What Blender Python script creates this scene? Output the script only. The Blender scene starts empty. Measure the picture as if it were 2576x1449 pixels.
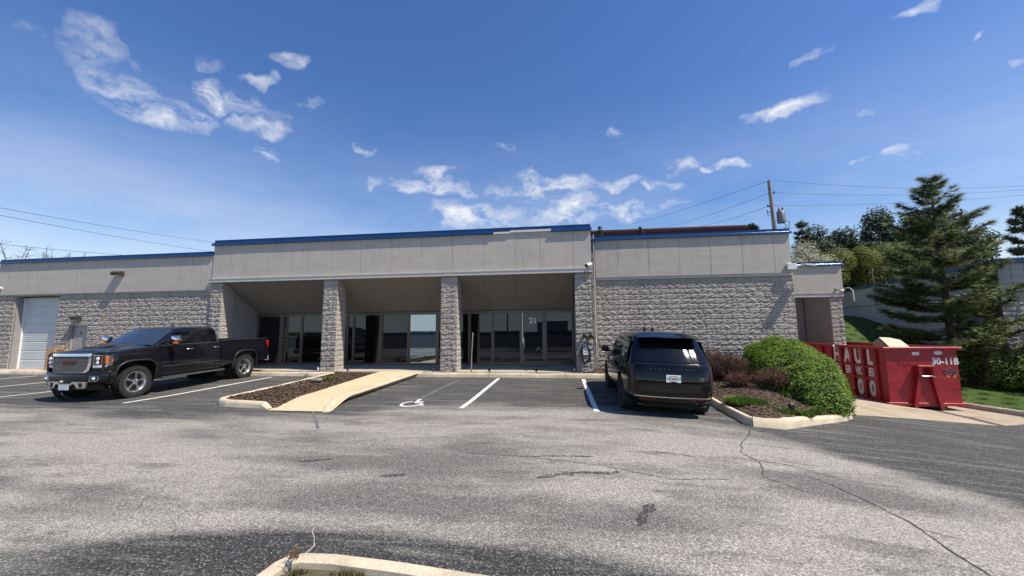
import bpy, math, random
from mathutils import Vector, Matrix
S = bpy.context.scene
COL = S.collection
PI = math.pi
# ---------------------------------------------------------------- camera
cam = bpy.data.objects.new('camera', bpy.data.cameras.new('camera'))
COL.objects.link(cam)
cam.data.sensor_width = 36.0
cam.data.lens = 964.3 / 2576 * 36.0
cam.data.clip_end = 3000
cam.data.clip_start = 0.05
_y, _p, _r = math.radians(7.5), math.radians(6.097), math.radians(-0.5355)
_fw = Vector((-math.sin(_y)*math.cos(_p), math.cos(_y)*math.cos(_p), math.sin(_p)))
_rt0 = Vector((math.cos(_y), math.sin(_y), 0)); _up0 = _rt0.cross(_fw)
_rt = _rt0*math.cos(_r) + _up0*math.sin(_r); _up = _up0*math.cos(_r) - _rt0*math.sin(_r)
_m = Matrix((( _rt.x, _up.x, -_fw.x, 0), (_rt.y, _up.y, -_fw.y, -14.4), (_rt.z, _up.z, -_fw.z, 1.72), (0, 0, 0, 1)))
cam.matrix_world = _m
S.camera = cam
# ---------------------------------------------------------------- exposure
S.view_settings.view_transform = 'Standard'
S.view_settings.look = 'None'
S.view_settings.exposure = 0.3
S.view_settings.gamma = 1.0
S.view_settings.use_curve_mapping = False
# ---------------------------------------------------------------- sun and sky
SUN_FROM = Vector((0.62, -0.215, 1.0)).normalized()      # direction towards the sun
sl = bpy.data.lights.new('sun', 'SUN'); sl.energy = 5.0; sl.angle = math.radians(0.53); sl.color = (1.0, 0.92, 0.80)
so = bpy.data.objects.new('sun', sl); COL.objects.link(so)
so.rotation_euler = (-SUN_FROM).to_track_quat('-Z', 'Y').to_euler()
so.location = (20, -20, 40)
W = bpy.data.worlds.new('World'); S.world = W; W.use_nodes = True
CLOUDS = [
((11.246,10.638,7.123),(2.083,-14.414,18.239),0.50),
((9.082,15.018,-2.596),(18.171,-4.475,37.677),0.80),
((7.710,9.003,1.050),(7.993,-10.186,28.641),1.00),
((14.910,15.572,0.739),(10.356,-11.360,30.432),1.10),
((13.629,12.792,0.154),(13.457,-14.813,39.515),0.80),
((12.553,9.864,2.591),(5.974,-17.149,36.339),0.85),
((14.942,9.973,2.632),(10.608,-27.370,43.488),0.75),
((21.979,14.144,7.431),(6.277,-42.863,63.017),0.70),
((23.512,25.851,-0.885),(24.727,-20.570,56.088),0.40),
((24.999,13.926,6.254),(5.363,-36.239,59.259),0.40),
((41.386,20.441,6.964),(4.489,-29.584,60.162),0.85),
((30.925,30.039,-7.188),(20.629,-9.167,50.439),0.80),
((39.874,57.529,-1.595),(31.299,-18.896,100.900),0.60),
((12.831,4.792,-1.382),(7.946,-11.784,32.922),0.85),
((8.016,3.012,-0.609),(7.236,-11.922,36.283),1.00),
((30.944,19.462,-8.780),(21.154,-10.535,51.205),0.60),
((13.396,1.250,-0.336),(1.878,-12.024,30.132),0.90),
((5.900,0.192,0.044),(0.131,-10.469,27.792),1.00),
((14.536,-2.810,1.404),(-8.609,-18.361,52.385),0.85),
((5.879,1.421,-0.084),(1.764,-6.053,21.106),1.00),
((7.451,0.104,-0.096),(0.704,-13.408,39.943),0.95),
((6.867,-0.110,0.128),(-0.527,-6.695,22.498),1.00),
((9.692,-1.478,-0.065),(-2.124,-16.242,52.740),0.80),
((21.257,-2.933,-1.897),(1.796,-10.924,37.017),0.90),
((26.283,-3.851,0.000),(-3.924,-26.780,53.912),0.85),
((36.959,5.757,0.073),(4.549,-29.984,60.978),0.80),
((15.351,-4.014,-1.889),(0.441,-16.878,39.457),1.00),
((18.602,-3.548,-3.955),(6.119,-18.080,45.000),1.00),
((25.044,-9.207,-3.439),(-0.854,-32.991,82.110),0.80),
((78.838,-23.414,-15.082),(5.836,-37.697,89.026),0.90),
((9.468,-5.499,0.190),(-11.147,-17.677,43.743),1.00),
((25.607,-14.586,-3.015),(-13.336,-37.207,66.726),0.60),
((35.192,-21.883,-7.516),(-9.241,-56.425,121.009),0.70),
((26.872,-21.855,-1.258),(-11.747,-18.349,67.852),0.80),
((40.246,-24.228,-14.019),(8.509,-55.620,120.551),0.80),
((26.092,-19.698,-4.311),(-19.591,-42.494,75.591),0.60),
((51.717,-58.010,6.525),(-52.966,-33.394,122.912),0.60),
((50.804,-35.137,-31.824),(12.755,-87.854,117.362),0.50),
((22.600,-5.457,-3.010),(5.117,-31.785,96.039),0.60)
]
def build_world():
    nt = W.node_tree; N = nt.nodes; L = nt.links
    N.clear()
    out = N.new('ShaderNodeOutputWorld'); bg = N.new('ShaderNodeBackground')
    sky = N.new('ShaderNodeTexSky'); sky.sky_type = 'NISHITA'; sky.sun_disc = False
    sky.sun_elevation = math.asin(SUN_FROM.z)
    sky.sun_rotation = math.atan2(SUN_FROM.x, SUN_FROM.y)
    sky.altitude = 0; sky.air_density = 1.15; sky.dust_density = 0.25; sky.ozone_density = 4.0
    tc = N.new('ShaderNodeTexCoord')
    def math_(op, a, b=None, c=None, clamp=False):
        n = N.new('ShaderNodeMath'); n.operation = op; n.use_clamp = clamp
        for i, x in enumerate((a, b, c)):
            if x is None: continue
            if isinstance(x, (int, float)): n.inputs[i].default_value = x
            else: L.new(x, n.inputs[i])
        return n.outputs[0]
    def dot(v, vec):
        n = N.new('ShaderNodeVectorMath'); n.operation = 'DOT_PRODUCT'
        L.new(v, n.inputs[0]); n.inputs[1].default_value = vec; return n.outputs['Value']
    D = tc.outputs['Generated']
    # distorted direction for ragged edges
    nz = N.new('ShaderNodeTexNoise'); nz.inputs['Scale'].default_value = 14; nz.inputs['Detail'].default_value = 7
    L.new(D, nz.inputs['Vector'])
    mp = N.new('ShaderNodeVectorMath'); mp.operation = 'MULTIPLY_ADD'
    L.new(nz.outputs['Color'], mp.inputs[0]); mp.inputs[1].default_value = (0.16, 0.16, 0.07); mp.inputs[2].default_value = (-0.08, -0.08, -0.035)
    ad = N.new('ShaderNodeVectorMath'); ad.operation = 'ADD'; L.new(D, ad.inputs[0]); L.new(mp.outputs[0], ad.inputs[1])
    DD = ad.outputs[0]
    mask = None
    for A, B, w in CLOUDS:
        u = dot(DD, A); v = dot(DD, B)
        s = math_('MULTIPLY', u, u); s = math_('MULTIPLY_ADD', v, v, s)
        m = math_('MULTIPLY_ADD', s, -w, w)
        mask = m if mask is None else math_('MAXIMUM', mask, m)
    mask = math_('MAXIMUM', mask, 0.0)
    # wispy streaked noise
    sc = N.new('ShaderNodeVectorMath'); sc.operation = 'MULTIPLY'; L.new(DD, sc.inputs[0]); sc.inputs[1].default_value = (13, 13, 34)
    n2 = N.new('ShaderNodeTexNoise'); n2.inputs['Scale'].default_value = 1.0; n2.inputs['Detail'].default_value = 8; n2.inputs['Roughness'].default_value = 0.62
    L.new(sc.outputs[0], n2.inputs['Vector'])
    dens = math_('MULTIPLY', mask, math_('MULTIPLY_ADD', n2.outputs['Fac'], 3.1, -1.08))
    dens = math_('MULTIPLY', dens, 1.0, clamp=True)
    # far, thin general cover (whole sky)
    n3 = N.new('ShaderNodeTexNoise'); n3.inputs['Scale'].default_value = 1.0; n3.inputs['Detail'].default_value = 7; n3.inputs['Roughness'].default_value = 0.6
    sc3 = N.new('ShaderNodeVectorMath'); sc3.operation = 'MULTIPLY_ADD'; L.new(D, sc3.inputs[0]); sc3.inputs[1].default_value = (1.6, 1.6, 6.0); sc3.inputs[2].default_value = (1.2, 9.4, 3.3)
    L.new(sc3.outputs[0], n3.inputs['Vector'])
    veil = math_('MULTIPLY_ADD', n3.outputs['Fac'], 2.4, -0.82, clamp=True)
    sep = N.new('ShaderNodeSeparateXYZ'); L.new(D, sep.inputs[0])
    low = math_('SUBTRACT', 1.0, math_('MULTIPLY', math_('ABSOLUTE', sep.outputs['Z']), 1.9), clamp=True)
    veil = math_('MULTIPLY', veil, math_('MULTIPLY', math_('POWER', low, 1.5), 1.0))
    dens = math_('MAXIMUM', dens, veil)
    haze = math_('SUBTRACT', 1.0, math_('MULTIPLY', math_('ABSOLUTE', sep.outputs['Z']), 3.6), clamp=True)
    dens = math_('MAXIMUM', dens, math_('MULTIPLY', math_('POWER', haze, 1.6), 0.92))
    mix = N.new('ShaderNodeMix'); mix.data_type = 'RGBA'
    L.new(dens, mix.inputs['Factor'])
    # slightly deeper, phone-like blue
    hs = N.new('ShaderNodeHueSaturation'); hs.inputs['Hue'].default_value = 0.512; hs.inputs['Saturation'].default_value = 1.20; hs.inputs['Value'].default_value = 1.52
    L.new(sky.outputs[0], hs.inputs['Color']); L.new(hs.outputs[0], mix.inputs['A'])
    mix.inputs['B'].default_value = (9.6, 9.8, 10.2, 1)
    L.new(mix.outputs['Result'], bg.inputs['Color'])
    bg.inputs['Strength'].default_value = 0.078
    L.new(bg.outputs[0], out.inputs['Surface'])
build_world()
# ---------------------------------------------------------------- helpers
def g(X, Y):
    """height of the made ground"""
    t = min(max((X - 1.2) / 11.0, 0), 1)
    z = -1.12 * t ** 1.37 - 0.085 * min(max((-0.5 - Y) / 4.0, 0), 1)
    if X > 12.6:
        u = min(max((Y - 1.5) / 17.0, 0), 1); w = min((X - 12.6) / 3.0, 1)
        z += 3.4 * u * u * (3 - 2*u) * w
    if Y > 18:
        u = min((Y - 18) / 30.0, 1); w = min(max((X + 60) / 60, 0.15), 1)
        z += 5.5 * u * u * (3 - 2*u) * w
    if Y < -17:
        u = min((-17 - Y) / 22.0, 1); z -= 3.6 * u * u * (3 - 2*u)
    return z
class MB:
    def __init__(s): s.v = []; s.f = []
    def add(s, vs, fs):
        o = len(s.v); s.v += [tuple(p) for p in vs]; s.f += [tuple(i + o for i in f) for f in fs]; return s
    def box(s, x0, x1, y0, y1, z0, z1):
        return s.add([(x0,y0,z0),(x1,y0,z0),(x1,y1,z0),(x0,y1,z0),(x0,y0,z1),(x1,y0,z1),(x1,y1,z1),(x0,y1,z1)],
                     [(0,3,2,1),(4,5,6,7),(0,1,5,4),(1,2,6,5),(2,3,7,6),(3,0,4,7)])
    def cbox(s, x0, x1, y0, y1, z0, z1, c):
        """box with chamfered edges"""
        X=(x0,x1); Y=(y0,y1); Z=(z0,z1); vs=[]; idx={}
        for i in (0,1):
            for j in (0,1):
                for k in (0,1):
                    dx = c if i==0 else -c; dy = c if j==0 else -c; dz = c if k==0 else -c
                    idx[i,j,k] = len(vs)
                    vs += [(X[i],Y[j]+dy,Z[k]+dz),(X[i]+dx,Y[j],Z[k]+dz),(X[i]+dx,Y[j]+dy,Z[k])]
        q = lambda i,j,k,a: idx[i,j,k]+a
        fs = [(q(0,0,0,0),q(0,0,1,0),q(0,1,1,0),q(0,1,0,0)),(q(1,0,0,0),q(1,1,0,0),q(1,1,1,0),q(1,0,1,0)),
              (q(0,0,0,1),q(1,0,0,1),q(1,0,1,1),q(0,0,1,1)),(q(0,1,0,1),q(0,1,1,1),q(1,1,1,1),q(1,1,0,1)),
              (q(0,0,0,2),q(0,1,0,2),q(1,1,0,2),q(1,0,0,2)),(q(0,0,1,2),q(1,0,1,2),q(1,1,1,2),q(0,1,1,2))]
        for j in (0,1):
            for k in (0,1): fs.append((q(0,j,k,1),q(1,j,k,1),q(1,j,k,2),q(0,j,k,2)))
        for i in (0,1):
            for k in (0,1): fs.append((q(i,0,k,0),q(i,1,k,0),q(i,1,k,2),q(i,0,k,2)))
        for i in (0,1):
            for j in (0,1): fs.append((q(i,j,0,0),q(i,j,1,0),q(i,j,1,1),q(i,j,0,1)))
        for i in (0,1):
            for j in (0,1):
                for k in (0,1): fs.append((q(i,j,k,0),q(i,j,k,1),q(i,j,k,2)))
        return s.add(vs, fs)
    def tube(s, pts, r, n=6, cap=True):
        pts = [Vector(p) for p in pts]; rs = r if isinstance(r, (list, tuple)) else [r]*len(pts)
        vs=[]; fs=[]; ref=None
        for i,p in enumerate(pts):
            t = (pts[min(i+1,len(pts)-1)] - pts[max(i-1,0)])
            if t.length < 1e-9: t = Vector((0,0,1))
            t.normalize()
            if ref is None: ref = t.orthogonal().normalized()
            ref = (ref - t*ref.dot(t)); ref = ref.normalized() if ref.length > 1e-6 else t.orthogonal().normalized()
            b = t.cross(ref)
            for k in range(n):
                a = 2*PI*k/n; vs.append(p + (ref*math.cos(a) + b*math.sin(a))*rs[i])
        for i in range(len(pts)-1):
            for k in range(n):
                k2=(k+1)%n; fs.append((i*n+k,i*n+k2,(i+1)*n+k2,(i+1)*n+k))
        if cap: fs += [tuple(range(n-1,-1,-1)), tuple(range((len(pts)-1)*n, len(pts)*n))]
        return s.add(vs, fs)
    def lathe(s, prof, n=24, c=(0,0,0), axis='y', close=False):
        vs=[]; fs=[]; m=len(prof)
        for k in range(n):
            a=2*PI*k/n; ca,sa=math.cos(a),math.sin(a)
            for r,h in prof:
                p = (r*ca,h,r*sa) if axis=='y' else ((h,r*ca,r*sa) if axis=='x' else (r*ca,r*sa,h))
                vs.append((p[0]+c[0],p[1]+c[1],p[2]+c[2]))
        for k in range(n):
            k2=(k+1)%n
            for i in range(m-1 if not close else m):
                j=(i+1)%m
                fs.append((k*m+i,k2*m+i,k2*m+j,k*m+j))
        return s.add(vs, fs)
    def grid(s, fn, nu, nv):
        vs=[fn(u/nu, v/nv) for v in range(nv+1) for u in range(nu+1)]
        fs=[(v*(nu+1)+u, v*(nu+1)+u+1, (v+1)*(nu+1)+u+1, (v+1)*(nu+1)+u) for v in range(nv) for u in range(nu)]
        return s.add(vs, fs)
    def prism(s, pts, off):
        """polygon of 3D points extruded by off"""
        n=len(pts); off=Vector(off)
        vs=[Vector(p) for p in pts]+[Vector(p)+off for p in pts]
        fs=[tuple(range(n)), tuple(range(2*n-1,n-1,-1))]+[(i,i+n,(i+1)%n+n,(i+1)%n) for i in range(n)]
        return s.add(vs, fs)
    def ring(s, outer, inner, off):
        """frame between two matching loops, extruded by off"""
        n=len(outer); off=Vector(off)
        vs=[Vector(p) for p in outer]+[Vector(p) for p in inner]+[Vector(p)+off for p in outer]+[Vector(p)+off for p in inner]
        fs=[]
        for i in range(n):
            j=(i+1)%n
            fs += [(i,j,n+j,n+i),(2*n+i,3*n+i,3*n+j,2*n+j),(i,2*n+i,2*n+j,j),(n+i,n+j,3*n+j,3*n+i)]
        return s.add(vs, fs)
    def mirror_y(s):
        o=MB(); o.v=[(x,-y,z) for x,y,z in s.v]; o.f=[tuple(reversed(f)) for f in s.f]; return o
    def mesh(s, name, mat=None, smooth=None):
        me=bpy.data.meshes.new(name); me.from_pydata(s.v, [], s.f)
        if mat: me.materials.append(mat)
        if smooth is not None:
            me.polygons.foreach_set('use_smooth', [True]*len(me.polygons))
            me.set_sharp_from_angle(angle=math.radians(smooth))
        me.update(); return me
    def build(s, name, mat, parent=None, smooth=None, fix=False):
        me=s.mesh(name, mat, smooth)
        if fix: fix_normals(me)
        return link(name, me, parent)
def fix_normals(me):
    import bmesh
    b=bmesh.new(); b.from_mesh(me); bmesh.ops.recalc_face_normals(b, faces=b.faces); b.to_mesh(me); b.free(); me.update()
def link(name, me, parent=None):
    o=bpy.data.objects.new(name, me); COL.objects.link(o)
    if parent is not None: o.parent=parent
    return o
def tag(o, label=None, cat=None, group=None, kind=None):
    if label: o['label']=label
    if cat: o['category']=cat
    if group: o['group']=group
    if kind: o['kind']=kind
    return o
def empty(name, loc=(0,0,0), rz=0):
    o=bpy.data.objects.new(name, None); COL.objects.link(o); o.location=loc; o.rotation_euler=(0,0,rz); o.empty_display_size=0.2
    return o
def copy_tree(o, parent=None):
    c=o.copy(); COL.objects.link(c); c.parent=parent
    for ch in list(o.children): copy_tree(ch, c)
    return c
def text_mesh(name, body, size, mat, mtx, parent=None, depth=0.004, align='CENTER', bold=0.0, sx=1.0):
    cu=bpy.data.curves.new(name,'FONT'); cu.body=body; cu.size=size; cu.extrude=depth/2; cu.offset=bold
    cu.align_x=align; cu.align_y='CENTER'; cu.resolution_u=3
    t=bpy.data.objects.new(name,cu); COL.objects.link(t)
    dg=bpy.context.evaluated_depsgraph_get(); dg.update()
    me=bpy.data.meshes.new_from_object(t.evaluated_get(dg)); bpy.data.objects.remove(t); bpy.data.curves.remove(cu)
    me.transform(mtx @ Matrix.Diagonal((sx,1,1,1))); me.materials.clear(); me.materials.append(mat); me.name=name
    return link(name, me, parent)
def axes(o, x, y):
    """matrix that puts local x,y along given world axes at o"""
    x=Vector(x).normalized(); y=Vector(y).normalized(); z=x.cross(y)
    return Matrix(((x.x,y.x,z.x,o[0]),(x.y,y.y,z.y,o[1]),(x.z,y.z,z.z,o[2]),(0,0,0,1)))
# ---------------------------------------------------------------- materials
class NT:
    def __init__(s, name):
        s.m=bpy.data.materials.new(name); s.m.use_nodes=True; s.t=s.m.node_tree; s.N=s.t.nodes; s.L=s.t.links
        s.b=s.N['Principled BSDF']; s.out=s.N['Material Output']
        s.co=s.N.new('ShaderNodeTexCoord')
    def set(s, k, v):
        i=s.b.inputs[k]
        if hasattr(v,'is_output') or isinstance(v, bpy.types.NodeSocket): s.L.new(v,i)
        else: i.default_value = v if not isinstance(v,tuple) else (v if len(v)==4 else v+(1,))
        return s
    def noise(s, scale, detail=4, rough=.55, vec=None, stretch=None, dist=0):
        n=s.N.new('ShaderNodeTexNoise'); n.inputs['Scale'].default_value=scale; n.inputs['Detail'].default_value=detail; n.inputs['Roughness'].default_value=rough; n.inputs['Distortion'].default_value=dist
        v=vec if vec is not None else s.co.outputs['Object']
        if stretch:
            k=s.N.new('ShaderNodeVectorMath'); k.operation='MULTIPLY'; s.L.new(v,k.inputs[0]); k.inputs[1].default_value=stretch; v=k.outputs[0]
        s.L.new(v,n.inputs['Vector']); return n.outputs['Fac']
    def voro(s, scale, feat='F1', vec=None, out='Distance'):
        n=s.N.new('ShaderNodeTexVoronoi'); n.feature=feat; n.inputs['Scale'].default_value=scale
        s.L.new(vec if vec is not None else s.co.outputs['Object'], n.inputs['Vector']); return n.outputs[out]
    def ramp(s, f, stops):
        r=s.N.new('ShaderNodeValToRGB'); s.L.new(f,r.inputs[0]); e=r.color_ramp.elements
        while len(e)<len(stops): e.new(.5)
        for i,(p,c) in enumerate(stops):
            e[i].position=p; e[i].color = (c,c,c,1) if isinstance(c,(int,float)) else tuple(c)+(1,)
        return r.outputs[0]
    def mix(s, f, a, b, mode='MIX'):
        n=s.N.new('ShaderNodeMix'); n.data_type='RGBA'; n.blend_type=mode
        for k,x in (('Factor',f),('A',a),('B',b)):
            if isinstance(x,(int,float)): n.inputs[k].default_value = x if k=='Factor' else (x,x,x,1)
            elif isinstance(x,tuple): n.inputs[k].default_value = x if len(x)==4 else x+(1,)
            else: s.L.new(x,n.inputs[k])
        return n.outputs['Result']
    def math(s, op, a, b=0.0, clamp=False, c=None):
        n=s.N.new('ShaderNodeMath'); n.operation=op; n.use_clamp=clamp
        for i,x in enumerate((a,b,c)):
            if x is None: continue
            if isinstance(x,(int,float)): n.inputs[i].default_value=x
            else: s.L.new(x,n.inputs[i])
        return n.outputs[0]
    def xyz(s, v=None):
        n=s.N.new('ShaderNodeSeparateXYZ'); s.L.new(v if v is not None else s.co.outputs['Object'],n.inputs[0]); return n.outputs
    def bump(s, h, strength=.5, dist=.01):
        n=s.N.new('ShaderNodeBump'); n.inputs['Strength'].default_value=strength; n.inputs['Distance'].default_value=dist; s.L.new(h,n.inputs['Height']); s.L.new(n.outputs[0],s.b.inputs['Normal']); return s
    def rnd(s):
        return s.N.new('ShaderNodeObjectInfo').outputs['Random']
def M(name, col, rough=.6, metal=0.0, var=0.0, vscale=4.0, bump=0.0, bscale=60.0, spec=None, coat=0.0, bdist=.004):
    n=NT(name); n.set('Roughness',rough).set('Metallic',metal)
    if spec is not None: n.set('Specular IOR Level',spec)
    if coat: n.set('Coat Weight',coat).set('Coat Roughness',.03)
    if var:
        f=n.noise(vscale,5); c=n.ramp(f,[(.25,tuple(x*(1-var) for x in col)),(.75,tuple(min(x*(1+var),1) for x in col))]); n.set('Base Color',c)
    else: n.set('Base Color',tuple(col))
    if bump: n.bump(n.noise(bscale,4),bump,bdist)
    return n.m
# ---- asphalt: worn pale aggregate in the aisle, dark sealer in the stalls and drive
def mat_asphalt():
    n=NT('asphalt'); x,y,z=n.xyz()
    sepf=n.xyz(n.voro(98, out='Color'))[0]; sep2=n.xyz(n.voro(150, out='Color'))[1]
    fine2=n.noise(40,3,.7)
    big=n.noise(.40,6,.62,stretch=(.55,1.6,1)); mid=n.noise(1.3,6,.65,stretch=(.45,1.6,1)); streak=n.noise(2.2,7,.72,stretch=(.22,2.4,1),dist=.6)
    # dark sealer laid in the stalls and down the drive; its edge wanders along the aisle
    xs=n.math('MULTIPLY_ADD',x,.05,c=.6,clamp=True)
    pts=((-12,7.3),(-8,7.9),(-4.6,7.3),(-3.6,6.2),(-1.5,5.8),(.6,6.0),(2.4,6.5),(3.3,6.9),(4.0,8.1),(4.8,9.5),(6,11),(8,12))
    yb=n.ramp(xs,[((px+12)/20,py/12) for px,py in pts])
    st=n.math('ADD',y,n.math('MULTIPLY',n.math('MULTIPLY',yb,1.0),12.0)); st=n.math('ADD',st,n.math('MULTIPLY_ADD',mid,2.6,c=-1.3)); st=n.math('ADD',st,n.math('MULTIPLY_ADD',big,1.6,c=-.8))
    seal=n.math('MULTIPLY',st,.85,clamp=True)
    # rolled-on dark sweep round the near island
    dx=n.math('ADD',x,1.4); up=n.math('MULTIPLY_ADD',n.math('MULTIPLY',dx,dx),-.062,c=-10.86)
    arc=n.math('SUBTRACT',up,y); arc=n.math('ADD',arc,n.math('MULTIPLY_ADD',mid,.5,c=-.25)); arc=n.math('MULTIPLY',n.math('ADD',arc,.10),4.0,clamp=True)
    lf=n.math('MULTIPLY_ADD',x,.5,c=2.9,clamp=True); arc=n.math('MULTIPLY',arc,lf)
    blot=n.ramp(big,[(.47,0),(.60,1)]); blot2=n.ramp(mid,[(.53,0),(.64,1)]); stk=n.ramp(streak,[(.50,0),(.64,1)])
    dark=n.math('MAXIMUM',n.math('MULTIPLY',seal,.92),n.math('MULTIPLY',arc,.97))
    dark=n.math('MAXIMUM',dark,n.math('MULTIPLY',blot,.60)); dark=n.math('MAXIMUM',dark,n.math('MULTIPLY',blot2,.50))
    wear=n.math('MULTIPLY',n.math('MULTIPLY',stk,n.math('MAXIMUM',seal,arc)),.34); dark=n.math('SUBTRACT',dark,wear,clamp=True)
    pale=n.ramp(sepf,[(0,(.160,.149,.128)),(.4,(.300,.282,.248)),(.8,(.43,.407,.365)),(1,(.62,.59,.54))])
    dk=n.ramp(sepf,[(0,(.020,.021,.022)),(.6,(.044,.045,.046)),(.88,(.085,.085,.085)),(1,(.30,.29,.275))])
    c=n.mix(dark,pale,dk); c=n.mix(.22,c,n.mix(n.ramp(fine2,[(.3,0),(.7,1)]),(.06,.06,.06),(.32,.30,.28)),'OVERLAY')
    n.set('Base Color',c).set('Roughness',.93).set('Specular IOR Level',.22)
    n.bump(n.math('ADD',n.math('MULTIPLY',sepf,.7),n.math('MULTIPLY',sep2,.4)),.40,.006)
    return n.m
def mat_concrete(name, col, var=.16, spk=.12, stain=.25):
    n=NT(name); a=n.noise(2.2,5,.6); f=n.noise(70,3,.7); s=n.noise(.9,5,.65)
    c=n.ramp(a,[(.25,tuple(x*(1-var) for x in col)),(.75,tuple(x*(1+var) for x in col))])
    c=n.mix(spk,c,n.ramp(f,[(.3,.05),(.7,.95)]),'OVERLAY')
    c=n.mix(n.math('MULTIPLY',n.ramp(s,[(.52,0),(.68,1)]),stain),c,tuple(x*.45 for x in col))
    n.set('Base Color',c).set('Roughness',.9).set('Specular IOR Level',.3); n.bump(f,.3,.004); return n.m
def mat_stone():
    n=NT('split_face_block'); r=n.rnd(); a=n.noise(21,7,.74,dist=.5); b=n.noise(70,4,.7); big=n.noise(1.1,4,.6,vec=n.N.new('ShaderNodeNewGeometry').outputs['Position'])
    c=n.ramp(a,[(.30,(.262,.236,.206)),(.5,(.460,.418,.370)),(.72,(.635,.582,.522))])
    c=n.mix(n.math('MULTIPLY_ADD',r,.25,c=-.02,clamp=True),c,(.28,.255,.235))
    c=n.mix(n.math('MULTIPLY',n.ramp(big,[(.4,0),(.7,1)]),.30),c,(.30,.258,.228))
    wst=n.noise(1.3,6,.7,stretch=(1.6,1,.22),vec=n.N.new('ShaderNodeNewGeometry').outputs['Position']); c=n.mix(n.math('MULTIPLY',n.ramp(wst,[(.50,0),(.66,1)]),.38),c,(.22,.19,.165))
    n.set('Base Color',c).set('Roughness',.95).set('Specular IOR Level',.2); n.bump(n.math('ADD',a,n.math('MULTIPLY',b,.7)),1.0,.026); return n.m
def mat_panel():
    n=NT('painted_fascia'); r=n.rnd(); a=n.noise(1.6,6,.6,stretch=(.7,1,2.4)); h=n.noise(7,5,.65,stretch=(.5,1,3.5)); f=n.noise(150,3,.6); drip=n.noise(3.0,4,.6,stretch=(2.2,1,.25))
    c=n.ramp(a,[(.25,(.445,.405,.355)),(.75,(.54,.495,.438))])
    c=n.mix(n.math('MULTIPLY_ADD',r,.22,c=0,clamp=True),c,(.42,.40,.37))
    c=n.mix(n.math('MULTIPLY',n.ramp(drip,[(.52,0),(.68,1)]),.28),c,(.30,.28,.255))
    n.set('Base Color',c).set('Roughness',.88).set('Specular IOR Level',.25); n.bump(n.math('ADD',n.math('MULTIPLY',h,1.0),n.math('MULTIPLY',f,.18)),.28,.02); return n.m
def mat_glass(name, refl, tint=(.92,.97,1.0), base=(.006,.006,.006)):
    n=NT(name); gl=n.N.new('ShaderNodeBsdfGlossy'); gl.inputs['Roughness'].default_value=.0; gl.inputs['Color'].default_value=tint+(1,)
    n.set('Base Color',base).set('Roughness',.25).set('Specular IOR Level',0.0)
    fr=n.N.new('ShaderNodeFresnel'); fr.inputs['IOR'].default_value=1.5
    w=n.noise(1.1,2,.5); bp=n.N.new('ShaderNodeBump'); bp.inputs['Strength'].default_value=.025; bp.inputs['Distance'].default_value=.02; n.L.new(w,bp.inputs['Height']); n.L.new(bp.outputs[0],gl.inputs['Normal'])
    f=n.math('ADD',fr.outputs[0],refl,clamp=True)
    mx=n.N.new('ShaderNodeMixShader'); n.L.new(f,mx.inputs[0]); n.L.new(n.b.outputs[0],mx.inputs[1]); n.L.new(gl.outputs[0],mx.inputs[2]); n.L.new(mx.outputs[0],n.out.inputs['Surface']); return n.m
def mat_leaf(name, cols, rough=.5, trans=.25, spec=.4):
    n=NT(name); g_=n.N.new('ShaderNodeNewGeometry'); 
    c=n.ramp(g_.outputs['Random Per Island'],[(i/(len(cols)-1),k) for i,k in enumerate(cols)])
    n.set('Base Color',c).set('Roughness',rough).set('Specular IOR Level',spec)
    tr=n.N.new('ShaderNodeBsdfTranslucent'); n.L.new(c,tr.inputs['Color'])
    mx=n.N.new('ShaderNodeMixShader'); mx.inputs[0].default_value=trans; n.L.new(n.b.outputs[0],mx.inputs[1]); n.L.new(tr.outputs[0],mx.inputs[2]); n.L.new(mx.outputs[0],n.out.inputs['Surface']); return n.m
def mat_ground(name, a, b, scale, bump=.6):
    n=NT(name); f=n.noise(scale,6,.7); f2=n.noise(scale*.12,4); c=n.ramp(f,[(.3,a),(.7,b)]); c=n.mix(n.math('MULTIPLY',n.ramp(f2,[(.4,0),(.7,1)]),.4),c,tuple(x*.6 for x in a)); n.set('Base Color',c).set('Roughness',.95).set('Specular IOR Level',.15); n.bump(f,bump,.03); return n.m
def mat_paint_worn(name, col, hide):
    n=NT(name); f=n.noise(26,5,.7); k=n.ramp(f,[(hide-.10,(.055,.055,.055)),(hide+.06,col)]); n.set('Base Color',k).set('Roughness',.85); return n.m
T={}
T['asphalt']=mat_asphalt()
T['kerb']=mat_concrete('kerb_concrete',(.60,.51,.37),.25,.32,.55)
T['ramp']=mat_concrete('ramp_concrete',(.60,.48,.30),.10,.16,.10)
T['slab']=mat_concrete('slab_concrete',(.44,.39,.31))
T['pad']=mat_concrete('pad_concrete',(.40,.325,.235),.2,.14,.5)
T['stone']=mat_stone()
T['mortar']=M('mortar',(.26,.23,.20),.95,var=.15,vscale=6)
T['panel']=mat_panel()
T['trim']=M('trim_paint',(.54,.51,.47),.7,var=.06)
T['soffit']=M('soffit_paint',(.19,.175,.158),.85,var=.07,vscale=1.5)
T['smooth_wall']=M('smooth_wall_paint',(.27,.255,.24),.9,var=.08,bump=.3,bscale=30)
T['blue']=M('blue_coping_metal',(.013,.055,.155),.24,.35,var=.12,vscale=2)
T['board']=M('white_board',(.66,.64,.60),.7,var=.1)
T['alu']=M('bronze_aluminium',(.13,.118,.105),.42,.5,var=.08)
T['alubright']=M('bright_aluminium',(.62,.63,.64),.28,.9)
T['glass']=mat_glass('tinted_glass',.022,(.80,.90,1.0))
T['mirrorglass']=mat_glass('mirror_film_glass',.40,(.70,.88,1.0))
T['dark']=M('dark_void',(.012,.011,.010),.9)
T['white']=M('white_paint',(.72,.72,.70),.6,var=.05)
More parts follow.
